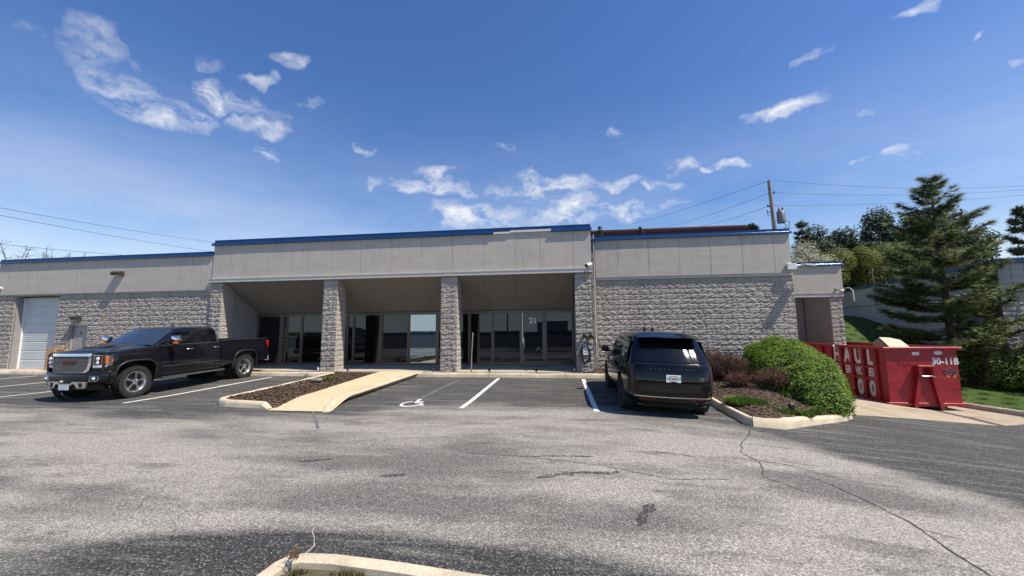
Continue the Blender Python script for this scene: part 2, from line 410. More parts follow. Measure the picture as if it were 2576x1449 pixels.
T['line']=mat_paint_worn('line_paint',(.74,.73,.70),.36)
T['linefade']=mat_paint_worn('faded_line_paint',(.30,.30,.29),.56)
T['black']=M('black_plastic',(.012,.012,.013),.5)
T['crack']=M('crack_dirt',(.050,.045,.038),.95)
T['crackpale']=M('crack_filler',(.33,.31,.28),.95)
T['mulch']=mat_ground('mulch',(.050,.036,.027),(.14,.105,.080),38)
T['soil']=mat_ground('dry_soil',(.085,.075,.045),(.17,.145,.09),26)
T['lawn']=mat_ground('lawn_soil',(.045,.075,.018),(.085,.135,.030),14)
T['terrain']=mat_ground('terrain_grass',(.05,.07,.025),(.09,.11,.04),.8)
T['chip']=mat_leaf('mulch_chips',[(.035,.020,.013),(.10,.062,.042),(.17,.115,.08),(.07,.042,.03),(.30,.23,.17)],.9,0.0,.1)
T['grass']=mat_leaf('grass_blades',[(.045,.10,.014),(.09,.17,.025),(.14,.22,.045)],.6,.3)
T['door_metal']=M('door_paint',(.36,.345,.33),.5,var=.05)
T['oh_door']=M('overhead_door_paint',(.60,.63,.62),.5,var=.05,vscale=1.5)
T['cardboard']=M('cardboard',(.40,.255,.14),.9,var=.12,vscale=3)
T['lamp_body']=M('lamp_housing',(.055,.045,.035),.5,.3)
T['lens']=M('lamp_lens',(.55,.56,.54),.15)
# ---------------------------------------------------------------- ground
def sheet(x0,x1,y0,y1,nx,ny,dz,name,mat,kind='structure'):
    b=MB(); b.grid(lambda u,v:(x0+(x1-x0)*u, y0+(y1-y0)*v, g(x0+(x1-x0)*u, y0+(y1-y0)*v)+dz), nx, ny)
    o=b.build(name,mat,None,smooth=60); tag(o,kind=kind); return o
def spaced(lo,hi,near,n):
    return
def terrain():
    b=MB(); xs=[-900,-500,-300,-200,-150,-120,-100]+[-80+4*i for i in range(41)]+[90,110,140,200,300,500,900]
    ys=[-900,-500,-300,-200,-140,-100,-80,-70]+[-60+4*i for i in range(36)]+[92,110,140,200,300,500,900]
    nx=len(xs)
    vs=[(x,y,g(max(min(x,80),-80),max(min(y,80),-60))-.10) for y in ys for x in xs]
    fs=[(j*nx+i,j*nx+i+1,(j+1)*nx+i+1,(j+1)*nx+i) for j in range(len(ys)-1) for i in range(nx-1)]
    b.add(vs,fs); tag(b.build('terrain',T['terrain'],None,smooth=60),kind='structure')
terrain()
lot=sheet(-62,44,-44,3.0,212,94,0.0,'parking_lot',T['asphalt'])
def gz(x,y,d=0): return g(x,y)+d
def strip(pts, w, dz, name, mat, parent, jit=0, seed=0):
    """flat ribbon on the lot"""
    rn=random.Random(seed); b=MB(); P=[Vector((p[0],p[1])) for p in pts]; Q=[]
    for i in range(len(P)-1):
        n=max(1,int((P[i+1]-P[i]).length/.25)) if not jit else max(2,int((P[i+1]-P[i]).length/.055))
        for k in range(n): Q.append(P[i].lerp(P[i+1],k/n))
    Q.append(P[-1]); off=0
    vs=[]
    for i,p in enumerate(Q):
        t=(Q[min(i+1,len(Q)-1)]-Q[max(i-1,0)]).normalized(); nrm=Vector((-t.y,t.x))
        if jit: off=off*.8+rn.uniform(-jit,jit)
        ww=w*(1 if not jit else rn.uniform(.35,1.25))
        if jit and i in (0,len(Q)-1): ww*=.2
        for s in (-1,1):
            q=p+nrm*(s*ww/2+off); vs.append((q.x,q.y,gz(q.x,q.y,dz)))
    b.add(vs,[(2*i,2*i+2,2*i+3,2*i+1) for i in range(len(Q)-1)])
    return b.build(name,mat,parent)
for x0,ya,x1,yb,w in [(-2.29,-.86,-2.37,-5.56,.115),(.64,-.88,.69,-5.65,.12),(-10.98,-.95,-11.25,-5.69,.115),(-15.13,-1.1,-16.06,-5.26,.10),(-18.1,-1.1,-19.5,-5.15,.10),(-21.4,-1.1,-22.98,-5.15,.10)]:
    strip([(x0,ya),(x1,yb)],w,.004,'stall_line',T['line'],lot)
strip([(-3.61,-1.19),(-3.80,-4.44)],.10,.004,'faded_stall_line',T['linefade'],lot)
strip([(-5.61,-6.21),(-4.56,-7.58)],.05,.004,'faded_stall_line',T['linefade'],lot)
# wheelchair symbol painted on the stall
def isa():
    b=MB(); cx,cy=-3.69,-5.07
    def pt(u,v): return (cx+u*.66,cy+v*1.0,gz(cx,cy+v*1.0,.006))
    n=16
    head=[pt(-.06+.09*math.cos(2*PI*k/n),.44+.075*math.sin(2*PI*k/n)) for k in range(n)]; b.add(head,[tuple(range(n))])
    def bar(p,q,w):
        p=Vector(p);q=Vector(q);t=(q-p).normalized();m=Vector((-t.y,t.x))*w/2
        b.add([pt(*(p+m)),pt(*(p-m)),pt(*(q-m)),pt(*(q+m))],[(0,1,2,3)])
    bar((-.05,.36),(.02,.02),.11); bar((-.03,.20),(.26,.17),.08); bar((.0,.04),(.30,.0),.10); bar((.28,.02),(.40,-.30),.10); bar((.36,-.29),(.52,-.25),.09)
    vs=[];m=18
    for k in range(m+1):
        a=math.radians(110+ (350-110)*k/m)
        for r in (.31,.41): vs.append(pt(-.05+r*math.cos(a),-.10+r*.85*math.sin(a)))
    b.add(vs,[(2*k,2*k+1,2*k+3,2*k+2) for k in range(m)])
    b.build('wheelchair_symbol',T['line'],lot)
isa()
CR=[([(3.54,-6.20),(3.26,-6.76),(2.89,-7.40),(2.59,-8.03),(2.63,-8.45),(2.42,-9.03),(2.76,-9.51)],.016,'crack'),([(2.61,-8.30),(3.05,-8.45),(3.48,-8.82)],.016,'crack'),
 ([(2.42,-8.61),(1.79,-8.46),(1.26,-8.31)],.012,'crack'),([(3.18,-9.03),(3.26,-9.50),(3.31,-9.98),(3.21,-10.50),(3.14,-10.98)],.022,'crack'),([(3.05,-8.71),(3.14,-9.08)],.014,'crack'),([(3.29,-10.08),(3.58,-10.24)],.010,'crack'),
 ([(2.00,-9.25),(1.26,-9.38),(0.42,-9.00),(-0.42,-8.79),(-1.47,-8.68)],.012,'crack'),([(-4.83,-10.25),(-4.56,-10.57),(-4.32,-10.83),(-4.09,-11.04),(-3.94,-11.25)],.015,'crackpale'),([(-4.58,-10.54),(-4.32,-10.83)],.012,'crack'),
 ([(-2.26,-10.67),(-2.31,-10.94),(-2.12,-11.20),(-2.12,-11.46)],.014,'crackpale'),([(-3.36,-7.68),(-2.94,-8.10),(-3.04,-8.63),(-2.62,-8.94)],.010,'crack'),([(-3.57,-8.31),(-2.52,-8.00),(-1.47,-8.21),(-0.63,-8.10)],.008,'crack'),([(-2.10,-7.58),(-1.68,-8.00),(-1.78,-8.52)],.008,'crack')]
for i,(p,w,m) in enumerate(CR): strip(p,w,.003,'crack',T[m],lot,jit=.014,seed=i)
# dark oil stains and skid marks on the lot
def stain(pts,w,seed): 
    o=strip(pts,w,.0022,'tyre_stain',T['stain'],lot,jit=.02,seed=seed); return o
n_=NT('oil_stain'); f_=n_.noise(34,4,.7); tb=n_.N.new('ShaderNodeBsdfTransparent'); mx=n_.N.new('ShaderNodeMixShader'); n_.set('Base Color',(.045,.042,.040)).set('Roughness',.9)
n_.L.new(n_.ramp(f_,[(.40,0),(.58,.9)]),mx.inputs[0]); n_.L.new(tb.outputs[0],mx.inputs[1]); n_.L.new(n_.b.outputs[0],mx.inputs[2]); n_.L.new(mx.outputs[0],n_.out.inputs['Surface']); T['stain']=n_.m
stain([(-0.37,-9.52),(0.10,-9.31),(0.68,-9.21)],.13,1); stain([(0.65,-10.57),(0.76,-10.31),(0.90,-10.10)],.12,2); stain([(-0.63,-8.73),(0.42,-8.68)],.06,3); stain([(-3.67,-9.31),(-3.25,-9.15)],.10,5); stain([(-2.31,-9.68),(-1.99,-9.57)],.10,6); stain([(-3.15,-9.57),(-3.04,-9.47)],.08,7)
def kerb(path, name='kerb', w=.16, h=.15, mat='kerb', base=-.08, seed=0, closed=False, hs=None):
    """kerb with rounded nose along a ground path (outer edge on the right hand of travel)"""
    rn=random.Random(seed); P=[Vector(p) for p in path]; Q=[]; Hs=[]
    hs = hs or [h]*len(P)
    for i in range(len(P)-1):
        n=max(1,int((P[i+1]-P[i]).length/.3))
        for k in range(n): Q.append(P[i].lerp(P[i+1],k/n)); Hs.append(hs[i]+(hs[i+1]-hs[i])*k/n)
    Q.append(P[-1]); Hs.append(hs[-1])
    vs=[]; m=7
    for i,p in enumerate(Q):
        a=(p-Q[i-1]).normalized() if i>0 else None; c=(Q[i+1]-p).normalized() if i<len(Q)-1 else None
        t=((a or c)+(c or a)).normalized(); nl=Vector((-t.y,t.x)); k=1/max(.5,abs(nl.dot(Vector((-(a or c).y,(a or c).x)))))
        hh=Hs[i]+rn.uniform(-.006,.006); j=rn.uniform(-.006,.008)
        if rn.random()<.06: hh-=.015; j+=.015                     # a chipped nose
        for o,z in ((0,base),(.012,hh*.6),(.02+j,hh-.03),(.05,hh),(w-.03,hh),(w,hh-.02),(w,base)):
            q=p+nl*(o*k); vs.append(Vector((q.x,q.y,gz(q.x,q.y,z))))
    root=None; i0=0; run=9
    while i0<len(Q)-1:                                            # cast in lengths with open joints
        i1=min(i0+run,len(Q)-1)
        if len(Q)-1-i1<3: i1=len(Q)-1
        b=MB(); rows=[[v.copy() for v in vs[i*m:(i+1)*m]] for i in range(i0,i1+1)]
        if len(rows)>1:
            for e,nb_,flag in ((0,1,i0>0),(-1,-2,i1<len(Q)-1)):
                if flag:
                    for q in range(m): d=(rows[nb_][q]-rows[e][q]); rows[e][q]=rows[e][q]+d.normalized()*.007
        b.add([v for r in rows for v in r],[(i*m+k,(i+1)*m+k,(i+1)*m+k+1,i*m+k+1) for i in range(len(rows)-1) for k in range(m-1)])
        b.add(rows[0],[tuple(range(m))]); b.add(rows[-1],[tuple(range(m-1,-1,-1))])
        if root is None: root=b.build(name,T[mat],None,smooth=40); tag(root,kind='structure')
        else: b.build('kerb_length',T[mat],root,smooth=40)
        i0=i1
    return root
kerb([(-44,-.72),(-26.3,-.70),(-8.72,-.66)],seed=1)
kerb([(-8.74,-0.64),(-8.74,-5.30),(-8.65,-5.58),(-8.42,-5.79),(-8.16,-5.87),(-7.10,-6.00),(-6.89,-6.09)],seed=2,hs=[.15,.15,.15,.15,.15,.14,.02])
kerb([(-5.18,-6.21),(-5.39,-5.82),(-5.62,-5.24),(-5.70,-4.72),(-5.46,-0.64)],seed=3,hs=[.02,.09,.13,.14,.15])
kerb([(-5.46,-0.64),(3.43,-0.63)],seed=4)
kerb([(3.43,-0.63),(3.62,-3.73),(3.55,-5.97),(3.64,-6.10),(4.27,-6.04),(4.40,-5.94),(6.55,-4.20),(6.94,-3.79)],seed=5,h=.17,hs=[.15,.15,.17,.17,.19,.19,.12,.08])
kerb([(13.4,6),(13.62,1.3),(14.05,-.1),(14.75,-1.4),(17.0,-3.6),(22,-6.2),(40,-7.6)],seed=6)
# near island beside the photographer
kerb([(5.83,-12.50),(1.05,-11.82),(-0.66,-11.605),(-1.2,-11.545),(-1.70,-11.505),(-1.95,-11.515),(-2.09,-11.56),(-2.155,-11.67),(-2.17,-11.9),(-2.24,-12.51),(-2.40,-19.24)],seed=7,w=.135,h=.15)
def bed(poly, dz, name, mat, mound=0, res=.18, jit=.02, seed=3, kind='structure', bot=None):
    """filled ground patch from polygon, triangulated on a grid clipped to the polygon"""
    import bmesh
    rn=random.Random(seed); bm=bmesh.new(); vs=[bm.verts.new((p[0],p[1],0)) for p in poly]; bm.faces.new(vs)
    x0=min(p[0] for p in poly); x1=max(p[0] for p in poly); y0=min(p[1] for p in poly); y1=max(p[1] for p in poly)
    for i in range(1,int((x1-x0)/res)+1):
        bmesh.ops.bisect_plane(bm,geom=bm.verts[:]+bm.edges[:]+bm.faces[:],plane_co=(x0+i*res,0,0),plane_no=(1,0,0))
    for i in range(1,int((y1-y0)/res)+1):
        bmesh.ops.bisect_plane(bm,geom=bm.verts[:]+bm.edges[:]+bm.faces[:],plane_co=(0,y0+i*res,0),plane_no=(0,1,0))
    def edge_d(x,y):
        d=9
        for i in range(len(poly)):
            a=Vector(poly[i]).to_2d(); b=Vector(poly[(i+1)%len(poly)]).to_2d(); p=Vector((x,y)); t=max(0,min(1,(p-a).dot(b-a)/max((b-a).length_squared,1e-9))); d=min(d,(p-a-(b-a)*t).length)
        return d
    for v in bm.verts:
        d=edge_d(v.co.x,v.co.y); v.co.z=gz(v.co.x,v.co.y,dz(v.co.x,v.co.y) if callable(dz) else dz)+mound*min(d/1.3,1)**.8+(rn.uniform(-jit,jit) if d>.02 else 0)
    me=bpy.data.meshes.new(name); bm.to_mesh(me); bm.free(); me.materials.append(T[mat]); me.polygons.foreach_set('use_smooth',[True]*len(me.polygons))
    o=link(name,me); tag(o,kind=kind); return o
bed([(-2.26,-19.24),(-2.10,-12.30),(-2.04,-11.75),(-1.92,-11.64),(-1.6,-11.62),(-0.68,-11.73),(5.83,-12.70),(5.83,-19.28)],.09,'island_turf','soil',0,.5,.015)
bedA=bed([(-8.58,-.5),(-8.60,-5.30),(-8.36,-5.64),(-7.20,-5.82),(-6.88,-5.92),(-6.71,-6.0),(-7.03,-.5)],lambda x,y:.125-.105*min(max((-4.9-y)/1.1,0),1)*min(max((x+7.9)/1.0,0),1),'planting_bed','mulch',.03,.16)
bedB=bed([(3.56,-0.50),(3.72,-3.73),(3.70,-5.92),(4.23,-5.87),(6.48,-4.02),(7.59,-2.10),(8.70,0.20),(8.78,1.50),(3.56,1.50)],.12,'planting_bed','mulch',.30,.16,.02)
bedC=bed([(1.12,-.52),(3.60,-.52),(3.60,1.5),(1.12,1.5)],.11,'planting_bed','mulch',.03,.16)
bedD=bed([(-5.5,-.52),(1.12,-.52),(1.12,-.06),(-5.5,-.06)],.105,'planting_bed','mulch',.0,.16,.012)
bedE=bed([(-14.6,-.52),(-8.6,-.52),(-8.6,-.06),(-14.6,-.06)],.105,'planting_bed','mulch',.0,.16,.012)
# ramp: a concrete path that rises from the lot to the porch
def ramp():
    b=MB()
    def fn(u,v):
        y=-6.22+(6.22-.06)*v; s=min(max((y+6.22)/1.4,0),1); z=gz(-6,y,.012+.118*s*s*(3-2*s))
        xl=-6.74+(-7.06+6.74)*v; xr=-5.52+.22*v
        if y<-4.8: xr+=.34*((-4.8-y)/1.42)**1.3
        return (xl+(xr-xl)*u, y, z)
    b.grid(fn,10,40); o=b.build('ramp_path',T['ramp'],None,smooth=60); tag(o,kind='structure')
ramp()
sl_=MB(); sl_.box(-14.3,.47,-.06,2.2,-.1,.125); tag(sl_.build('porch_slab',T['slab']),kind='structure')
sl_=MB(); sl_.box(-26.5,-14.7,-.56,.6,-.1,.12); tag(sl_.build('pavement',T['slab']),kind='structure')
pad=bed([(7.18,-3.27),(13.46,-1.09),(13.90,-0.30),(13.45,1.40),(13.30,14.00),(8.85,14.00),(8.85,0.30),(7.67,-2.03)],.006,'concrete_pad','pad',0,.5,0)
lawn=bed([(13.55,6),(13.75,1.35),(14.2,0),(14.9,-1.3),(17.15,-3.45),(22,-6.0),(40,-7.4),(44,-7.4),(44,3),(44,46),(12.9,46),(12.9,14),(13.5,14)],.11,'lawn','lawn',.05,.8,.02)
# ---------------------------------------------------------------- main building
bld=empty('commercial_building',(-8.5,0,0))
tag(bld,'long low grey commercial building with split-face block pillars and blue coping','building')
def part(b,name,mat,parent=None,smooth=None,fix=False):
    """vertices are given in world space; parent has only a translation"""
    p=parent or bld
    q=p; off=Vector((0,0,0))
    while q is not None: off+=q.location; q=q.parent
    b.v=[(v[0]-off.x,v[1]-off.y,v[2]-off.z) for v in b.v]
    return b.build(name,mat,p,smooth,fix)
def rough_block(w,h,d,seed,right=False,amp=.036):
    rn=random.Random(seed); b=MB(); nx=max(2,round(w/.08)) if not right else 3; nz=4
    vs=[]
    def disp(i,k,nx): 
        if k in (0,nz): return rn.uniform(-.002,.019)
        if i in (0,nx): return rn.uniform(.004,.030)
        return rn.uniform(.004,.004+amp)
    for k in range(nz+1):
        for i in range(nx+1):
            jx=rn.uniform(-.38,.38)*w/nx if 0<i<nx else 0; jz=rn.uniform(-.38,.38)*h/nz if 0<k<nz else 0
            vs.append((w*i/nx+jx, -disp(i,k,nx), h*k/nz+jz))
    st=nx+1
    fs=[(k*st+i,k*st+i+1,(k+1)*st+i+1,(k+1)*st+i) for k in range(nz) for i in range(nx)]
    if right:                                  # rough return on the +x side
        ny=4; o=len(vs)
        for k in range(nz+1):
            for j in range(1,ny+1):
                e=j==ny or k in (0,nz); dd=rn.uniform(.0,.018) if e else rn.uniform(.003,.003+amp*.8)
                vs.append((w+dd, d*j/ny, h*k/nz+(rn.uniform(-.2,.2)*h/nz if 0<k<nz else 0)))
        I=lambda k,j: k*st+nx if j==0 else o+k*ny+j-1
        fs+=[(I(k,j),I(k,j+1),I(k+1,j+1),I(k+1,j)) for k in range(nz) for j in range(ny)]
        vs+=[(0,d,0),(0,d,h)]; a=len(vs)-2
        fs.append(tuple([nz*st+i for i in range(nx+1)]+[I(nz,j) for j in range(1,ny+1)]+[a+1]))
        fs.append(tuple([i for i in range(nx,-1,-1)]+[a]+[I(0,j) for j in range(ny,0,-1)]))
        fs.append(tuple([a]+[k*st for k in range(nz+1)]+[a+1]))
    else:
        vs+=[(0,d,0),(w,d,0),(w,d,h),(0,d,h)]; a=len(vs)-4
        fs.append(tuple(list(range(nx,-1,-1))+[a,a+1])); fs.append(tuple([nz*st+i for i in range(nx+1)]+[a+2,a+3]))
        fs.append(tuple([a]+[k*st for k in range(nz+1)]+[a+3])); fs.append(tuple([a+1,a+2]+[k*st+nx for k in range(nz,-1,-1)]))
    b.add(vs,fs); return b
CH=.2032; JT=.009
VAR={}
def variants(w,right=False,d=.10,n=8):
    k=(round(w,3),right,d)
    if k not in VAR: VAR[k]=[rough_block(w-JT,CH-JT,d,hash(k)%1000+i*7,right) for i in range(n)]
    return VAR[k]
MESH={}
def block_obj(k,i,loc,parent,off):
    if (k,i) not in MESH: MESH[k,i]=VAR[k][i].mesh('block',T['stone'])
    o=link('block',MESH[k,i],parent); o.location=Vector(loc)-off; return o
rb=random.Random(5)
# pillars
PX=[(-14.84,-14.30),(-9.66,-9.04),(-4.70,-4.05),(.47,1.08)]
for pi_,(xa,xb) in enumerate(PX):
    core=MB(); core.box(xa+.012,xb-.012,.06,.62,0,3.80)
    if pi_==0: core.box(-14.75,-14.31,.6,2.1,0,3.7)
    if pi_==3: core.box(.47,1.08,.6,2.1,0,3.7)
    if pi_ in (1,2): core.box(xa+.1,xb-.04,.55,.75,0,3.6)
    wallp=part(core,'pillar',T['mortar'] if pi_ in (1,2) else T['smooth_wall'])
    wl=round((xb-xa)*.64,3); wr=round(xb-xa-wl,3)
    stuff=MB()
    for c in range(18):
        z=c*CH+.10; 
        k1=(wl,False,.10); variants(wl); k2=(wr,True,.58); variants(wr,True,.58)
        for kk,x in ((k1,xa),(k2,xa+wl)):
            i=rb.randrange(8)
            if pi_: block_obj(kk,i,(x,.05,z),wallp,bld.location)
            else:
                bb=VAR[kk][i]; stuff.add([(v[0]+x,v[1]+.05,v[2]+z) for v in bb.v],bb.f)
    if stuff.v:
        o=part(stuff,'blockwork',T['stone'],wallp); o['kind']='stuff'
# block walls
def block_wall(name,x0,x1,y,z0,rows,holes=(),obj_rows=0,extra=None):
    core=MB()
    segs=[(x0,x1,z0,z0+rows*CH)]
    for (hx0,hx1,hz) in holes:
        ns=[]
        for (a,b_,c,d) in segs:
            if a<hx0 and hx1<b_: ns+=[(a,hx0,c,d),(hx1,b_,c,d),(hx0,hx1,hz,d)]
            else: ns.append((a,b_,c,d))
        segs=ns
    for a,b_,c,d in segs:
        if d-c>.02: core.box(a,b_,y+.022,y+.30,c,d)
    wall=part(core,name,T['mortar']); stuff=MB()
    for r in range(rows):
        z=z0+r*CH; x=x0-(0 if r%2==0 else .2032)
        while x<x1-.01:
            a=max(x,x0); b_=min(x+.4064,x1); x+=.4064
            cuts=[(a,b_)]
            for (hx0,hx1,hz) in holes:
                if z+CH*.5<hz:
                    nc=[]
                    for (p,q) in cuts:
                        if q<=hx0 or p>=hx1: nc.append((p,q))
                        else:
                            if p<hx0: nc.append((p,hx0))
                            if q>hx1: nc.append((hx1,q))
                    cuts=nc
            for (p,q) in cuts:
                w=round(q-p,3)
                if w<.05: continue
                k=(w,False,.10); vs=variants(w); i=rb.randrange(8)
                if r>=rows-obj_rows: block_obj(k,i,(p,y,z),wall,bld.location)
                else:
                    bb=vs[i]; stuff.add([(v[0]+p,v[1]+y,v[2]+z) for v in bb.v],bb.f)
    if stuff.v:
        o=part(stuff,'blockwork',T['stone'],wall); o['kind']='stuff'
    return wall
block_wall('block_wall',1.22,8.80,1.5,3.66-22*CH,22,(),10)
block_wall('block_wall',-26.6,-14.84,.12,3.455-17*CH,17,((-25.05,-22.62,3.40),(-21.90,-20.98,2.10)))
# body of the building behind the facade, roof deck
b=MB(); b.box(-26.55,-14.5,.8,24,-.3,4.7); b.box(-14.6,1.1,2.4,24,-.3,5.2); b.box(1.1,8.75,1.78,24,-1.2,5.05); part(b,'rear_wall',T['smooth_wall'])
b=MB(); b.box(-26.4,-14.6,.3,23.8,4.70,4.74); b.box(-14.5,1.0,.3,23.8,5.2,5.24); b.box(1.2,8.6,1.7,23.8,5.05,5.09); part(b,'roof',T['mortar'])
# fascia panels
def panels(xs,y,z0,z1,thick=.22,gap=.010):
    for a,c in zip(xs[:-1],xs[1:]):
        q=MB(); q.cbox(a+gap/2,c-gap/2,y+rb.uniform(-.003,.003),y+thick,z0,z1,.004); part(q,'fascia_panel',T['panel'])
    q=MB(); q.box(xs[0]+.03,xs[-1]-.03,y+.02,y+thick+.02,z0+.01,z1-.01); part(q,'fascia_backing',T['mortar'])
panels([-14.80,-13.98,-12.89,-11.88,-10.66,-9.37,-8.08,-6.79,-5.51,-4.24,-2.99,-1.75,-.79,.44,1.10],0,3.93,5.42)
panels([1.36,2.25,3.46,4.65,5.83,7.0,8.15,8.74],1.40,3.76,5.30)
panels([-26.06,-24.0,-21.6,-19.2,-16.9,-14.82],.03,3.50,5.0,gap=.004)
q=MB(); q.box(1.14,1.37,1.42,1.6,-.2,5.3); part(q,'corner_strip',T['smooth_wall'])
q=MB(); q.box(-14.88,1.12,-.05,.10,3.80,3.928); q.box(-14.88,1.13,-.065,.0,3.928,3.955); part(q,'trim_band',T['trim'])
q=MB(); q.box(1.2,8.78,1.44,1.62,3.66,3.757); part(q,'reveal_band',T['trim'])
q=MB(); q.box(-26.3,-14.86,.07,.25,3.456,3.497); part(q,'reveal_band',T['trim'])
# coping: two-step blue metal edge
def coping(xa,xb,y,z,name='coping',lower=None,h=.24):
    def prof(pts,x0,x1,nm):
        m=MB(); n=len(pts); m.add([(x0,p,q) for p,q in pts]+[(x1,p,q) for p,q in pts],[tuple(range(n-1,-1,-1)),tuple(range(n,2*n))]+[(i,(i+1)%n,(i+1)%n+n,i+n) for i in range(n)])
        return part(m,nm,T['blue'],fix=True)
    prof([(y-.035,z+h*.52),(y-.020,z+h*.95),(y-.03,z+h),(y+.32,z+h),(y+.32,z+h*.3),(y-.01,z+h*.3)],xa+.10,xb-.04,name)
    for (x0,x1) in (lower or [(xa,xb)]):
        prof([(y-.085,z),(y-.085,z+h*.30),(y-.075,z+h*.36),(y-.034,z+h*.515),(y-.004,z+h*.515),(y-.004,z)],x0,x1,name+'_drip')
coping(-14.86,1.14,0,5.385,lower=[(-14.86,-2.60),(-.36,1.14)])
q=MB(); q.box(-2.595,-1.95,-.062,-.006,5.385,5.455); q.box(-1.95,-.365,-.055,-.006,5.42,5.50); part(q,'exposed_board',T['board'])
coping(1.16,8.80,1.40,5.285,h=.20)
coping(-26.1,-14.80,.03,4.965,h=.19)
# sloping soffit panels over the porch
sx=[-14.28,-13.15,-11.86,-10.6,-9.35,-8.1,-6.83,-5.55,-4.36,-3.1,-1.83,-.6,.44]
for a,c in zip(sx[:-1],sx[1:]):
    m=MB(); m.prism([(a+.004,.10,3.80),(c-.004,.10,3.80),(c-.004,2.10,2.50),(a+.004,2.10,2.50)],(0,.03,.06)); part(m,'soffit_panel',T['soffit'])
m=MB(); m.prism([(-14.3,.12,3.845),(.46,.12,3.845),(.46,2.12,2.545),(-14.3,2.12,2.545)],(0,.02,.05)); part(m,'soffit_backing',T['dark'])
# storefront
SY=2.05; ZT=2.42; ZB=.24
m=MB(); m.box(-14.28,.44,SY-.02,SY+.20,.0,ZB-.06); part(m,'sill_wall',T['smooth_wall'])
m=MB(); m.box(-14.30,.46,SY-.05,SY+.08,ZT,ZT+.085); m.box(-14.30,-1.80,SY-.05,SY+.08,ZB-.06,ZB); m.box(-.72,.46,SY-.05,SY+.08,ZB-.06,ZB); part(m,'storefront_frame',T['alu'])
mull=[-14.25,-13.02,-12.0,-10.95,-9.75,-9.43,-8.13,-6.82,-5.50,-4.95,-4.05,-3.02,-1.78,-.76,.42]
mw=[.06,.16,.09,.06,.06,.07,.09,.07,.09,.06,.07,.07,.08,.08,.06]
for i,(x,w) in enumerate(zip(mull,mw)):
    m=MB(); m.cbox(x-w/2,x+w/2,SY-.055,SY+.07,(.13 if i in (12,13) else ZB-.001),ZT-.001,.006); part(m,'mullion',T['alu'])
for i in range(len(mull)-1):
    a=mull[i]+mw[i]/2; c=mull[i+1]-mw[i+1]/2
    if i==12: continue
    if i in (0,5,10):                         # an open dark bay beside the reflecting pane
        pass
    win=MB(); t=.03
    win.ring([(a,SY,ZB),(c,SY,ZB),(c,SY,ZT),(a,SY,ZT)],[(a+t,SY,ZB+t),(c-t,SY,ZB+t),(c-t,SY,ZT-t),(a+t,SY,ZT-t)],(0,-.03,0))
    wo=part(win,'window',T['alu'])
    gl=MB(); tilt=rb.uniform(-.006,.006); tz=rb.uniform(-.003,.003)
    gl.prism([(a+t-.005,SY-.008-tilt,ZB+t-.005),(c-t+.005,SY-.008+tilt,ZB+t-.005),(c-t+.005,SY-.008+tilt+tz,ZT-t+.005),(a+t-.005,SY-.008-tilt+tz,ZT-t+.005)],(0,.012,0))
    part(gl,'pane',T['mirrorglass'] if i==7 else T['glass'],wo)
m=MB(); m.box(-14.25,.42,SY+.06,SY+.12,.0,2.5); part(m,'interior_dark_sheet',T['dark'])  # black sheet added as the darkness of the room behind the panes
# glazed entrance door
dx0,dx1=-1.74,-.80
m=MB(); m.ring([(dx0,SY-.06,.14),(dx1,SY-.06,.14),(dx1,SY-.06,ZT),(dx0,SY-.06,ZT)],[(dx0+.075,SY-.06,.36),(dx1-.075,SY-.06,.36),(dx1-.075,SY-.06,ZT-.09),(dx0+.075,SY-.06,ZT-.09)],(0,.05,0)); dr=part(m,'door',T['alu'],fix=True)
m=MB(); m.prism([(dx0+.07,SY-.03,.355),(dx1-.07,SY-.03,.355),(dx1-.07,SY-.028,ZT-.085),(dx0+.07,SY-.028,ZT-.085)],(0,.01,0)); part(m,'pane',T['glass'],dr)
m=MB(); m.box(dx0+.004,dx0+.03,SY-.075,SY-.058,1.30,ZT-.02); part(m,'edge_strip',T['alubright'],dr)
m=MB(); m.tube([(dx0+.10,SY-.06,.92),(dx0+.10,SY-.13,.92),(dx0+.10,SY-.13,1.28),(dx0+.10,SY-.06,1.28)],.013,8); m.box(dx0+.01,dx0+.07,SY-.085,SY-.058,1.12,1.36); part(m,'handle',T['alubright'],dr,smooth=40)
text_mesh('door_number','21',.33,T['white'],axes((-1.27+8.5,SY-.036,2.06),(1,0,0),(0,0,1)),dr,.003,bold=.008)
# overhead door: ribbed sections in a recessed opening
m=MB(); m.box(-25.05,-24.99,.14,.62,0.1,3.40); m.box(-22.68,-22.62,.14,.62,.1,3.40); m.box(-25.05,-22.62,.14,.62,3.40,3.45); part(m,'door_jamb',T['smooth_wall'])
m=MB(); m.box(-24.99,-22.68,.46,.5,.1,3.4); ohd=part(m,'overhead_door',T['oh_door'])
for k in range(8):
    z=.12+k*.408
    m=MB(); m.cbox(-24.985,-22.685,.425,.47,z,z+.402,.008)
    for j in range(4): m.cbox(-24.97,-22.70,.415,.43,z+.03+j*.093,z+.03+j*.093+.045,.006)
    part(m,'door_section',T['oh_door'],ohd)
m=MB(); m.box(-25.0,-24.93,.36,.42,.1,3.38); part(m,'door_track',T['white'],ohd)
# steel man door
m=MB(); m.box(-21.90,-21.84,.13,.35,.1,2.10); m.box(-21.04,-20.98,.13,.35,.1,2.10); m.box(-21.84,-21.04,.13,.35,2.05,2.10); part(m,'door_frame',T['smooth_wall'])
m=MB(); m.cbox(-21.835,-21.045,.22,.27,.11,2.045,.004); md=part(m,'steel_door',T['door_metal'])
m=MB(); m.lathe([(0,-.05),(.03,-.05),(.035,-.03),(.02,0)],12,(-21.73,.22,1.08),'y'); m.cbox(-21.76,-21.70,.205,.222,1.15,1.27,.004); part(m,'handle',T['alubright'],md,smooth=40)
m=MB(); m.box(-21.47,-21.40,.214,.222,1.66,1.76); part(m,'peep_plate',T['black'],md)
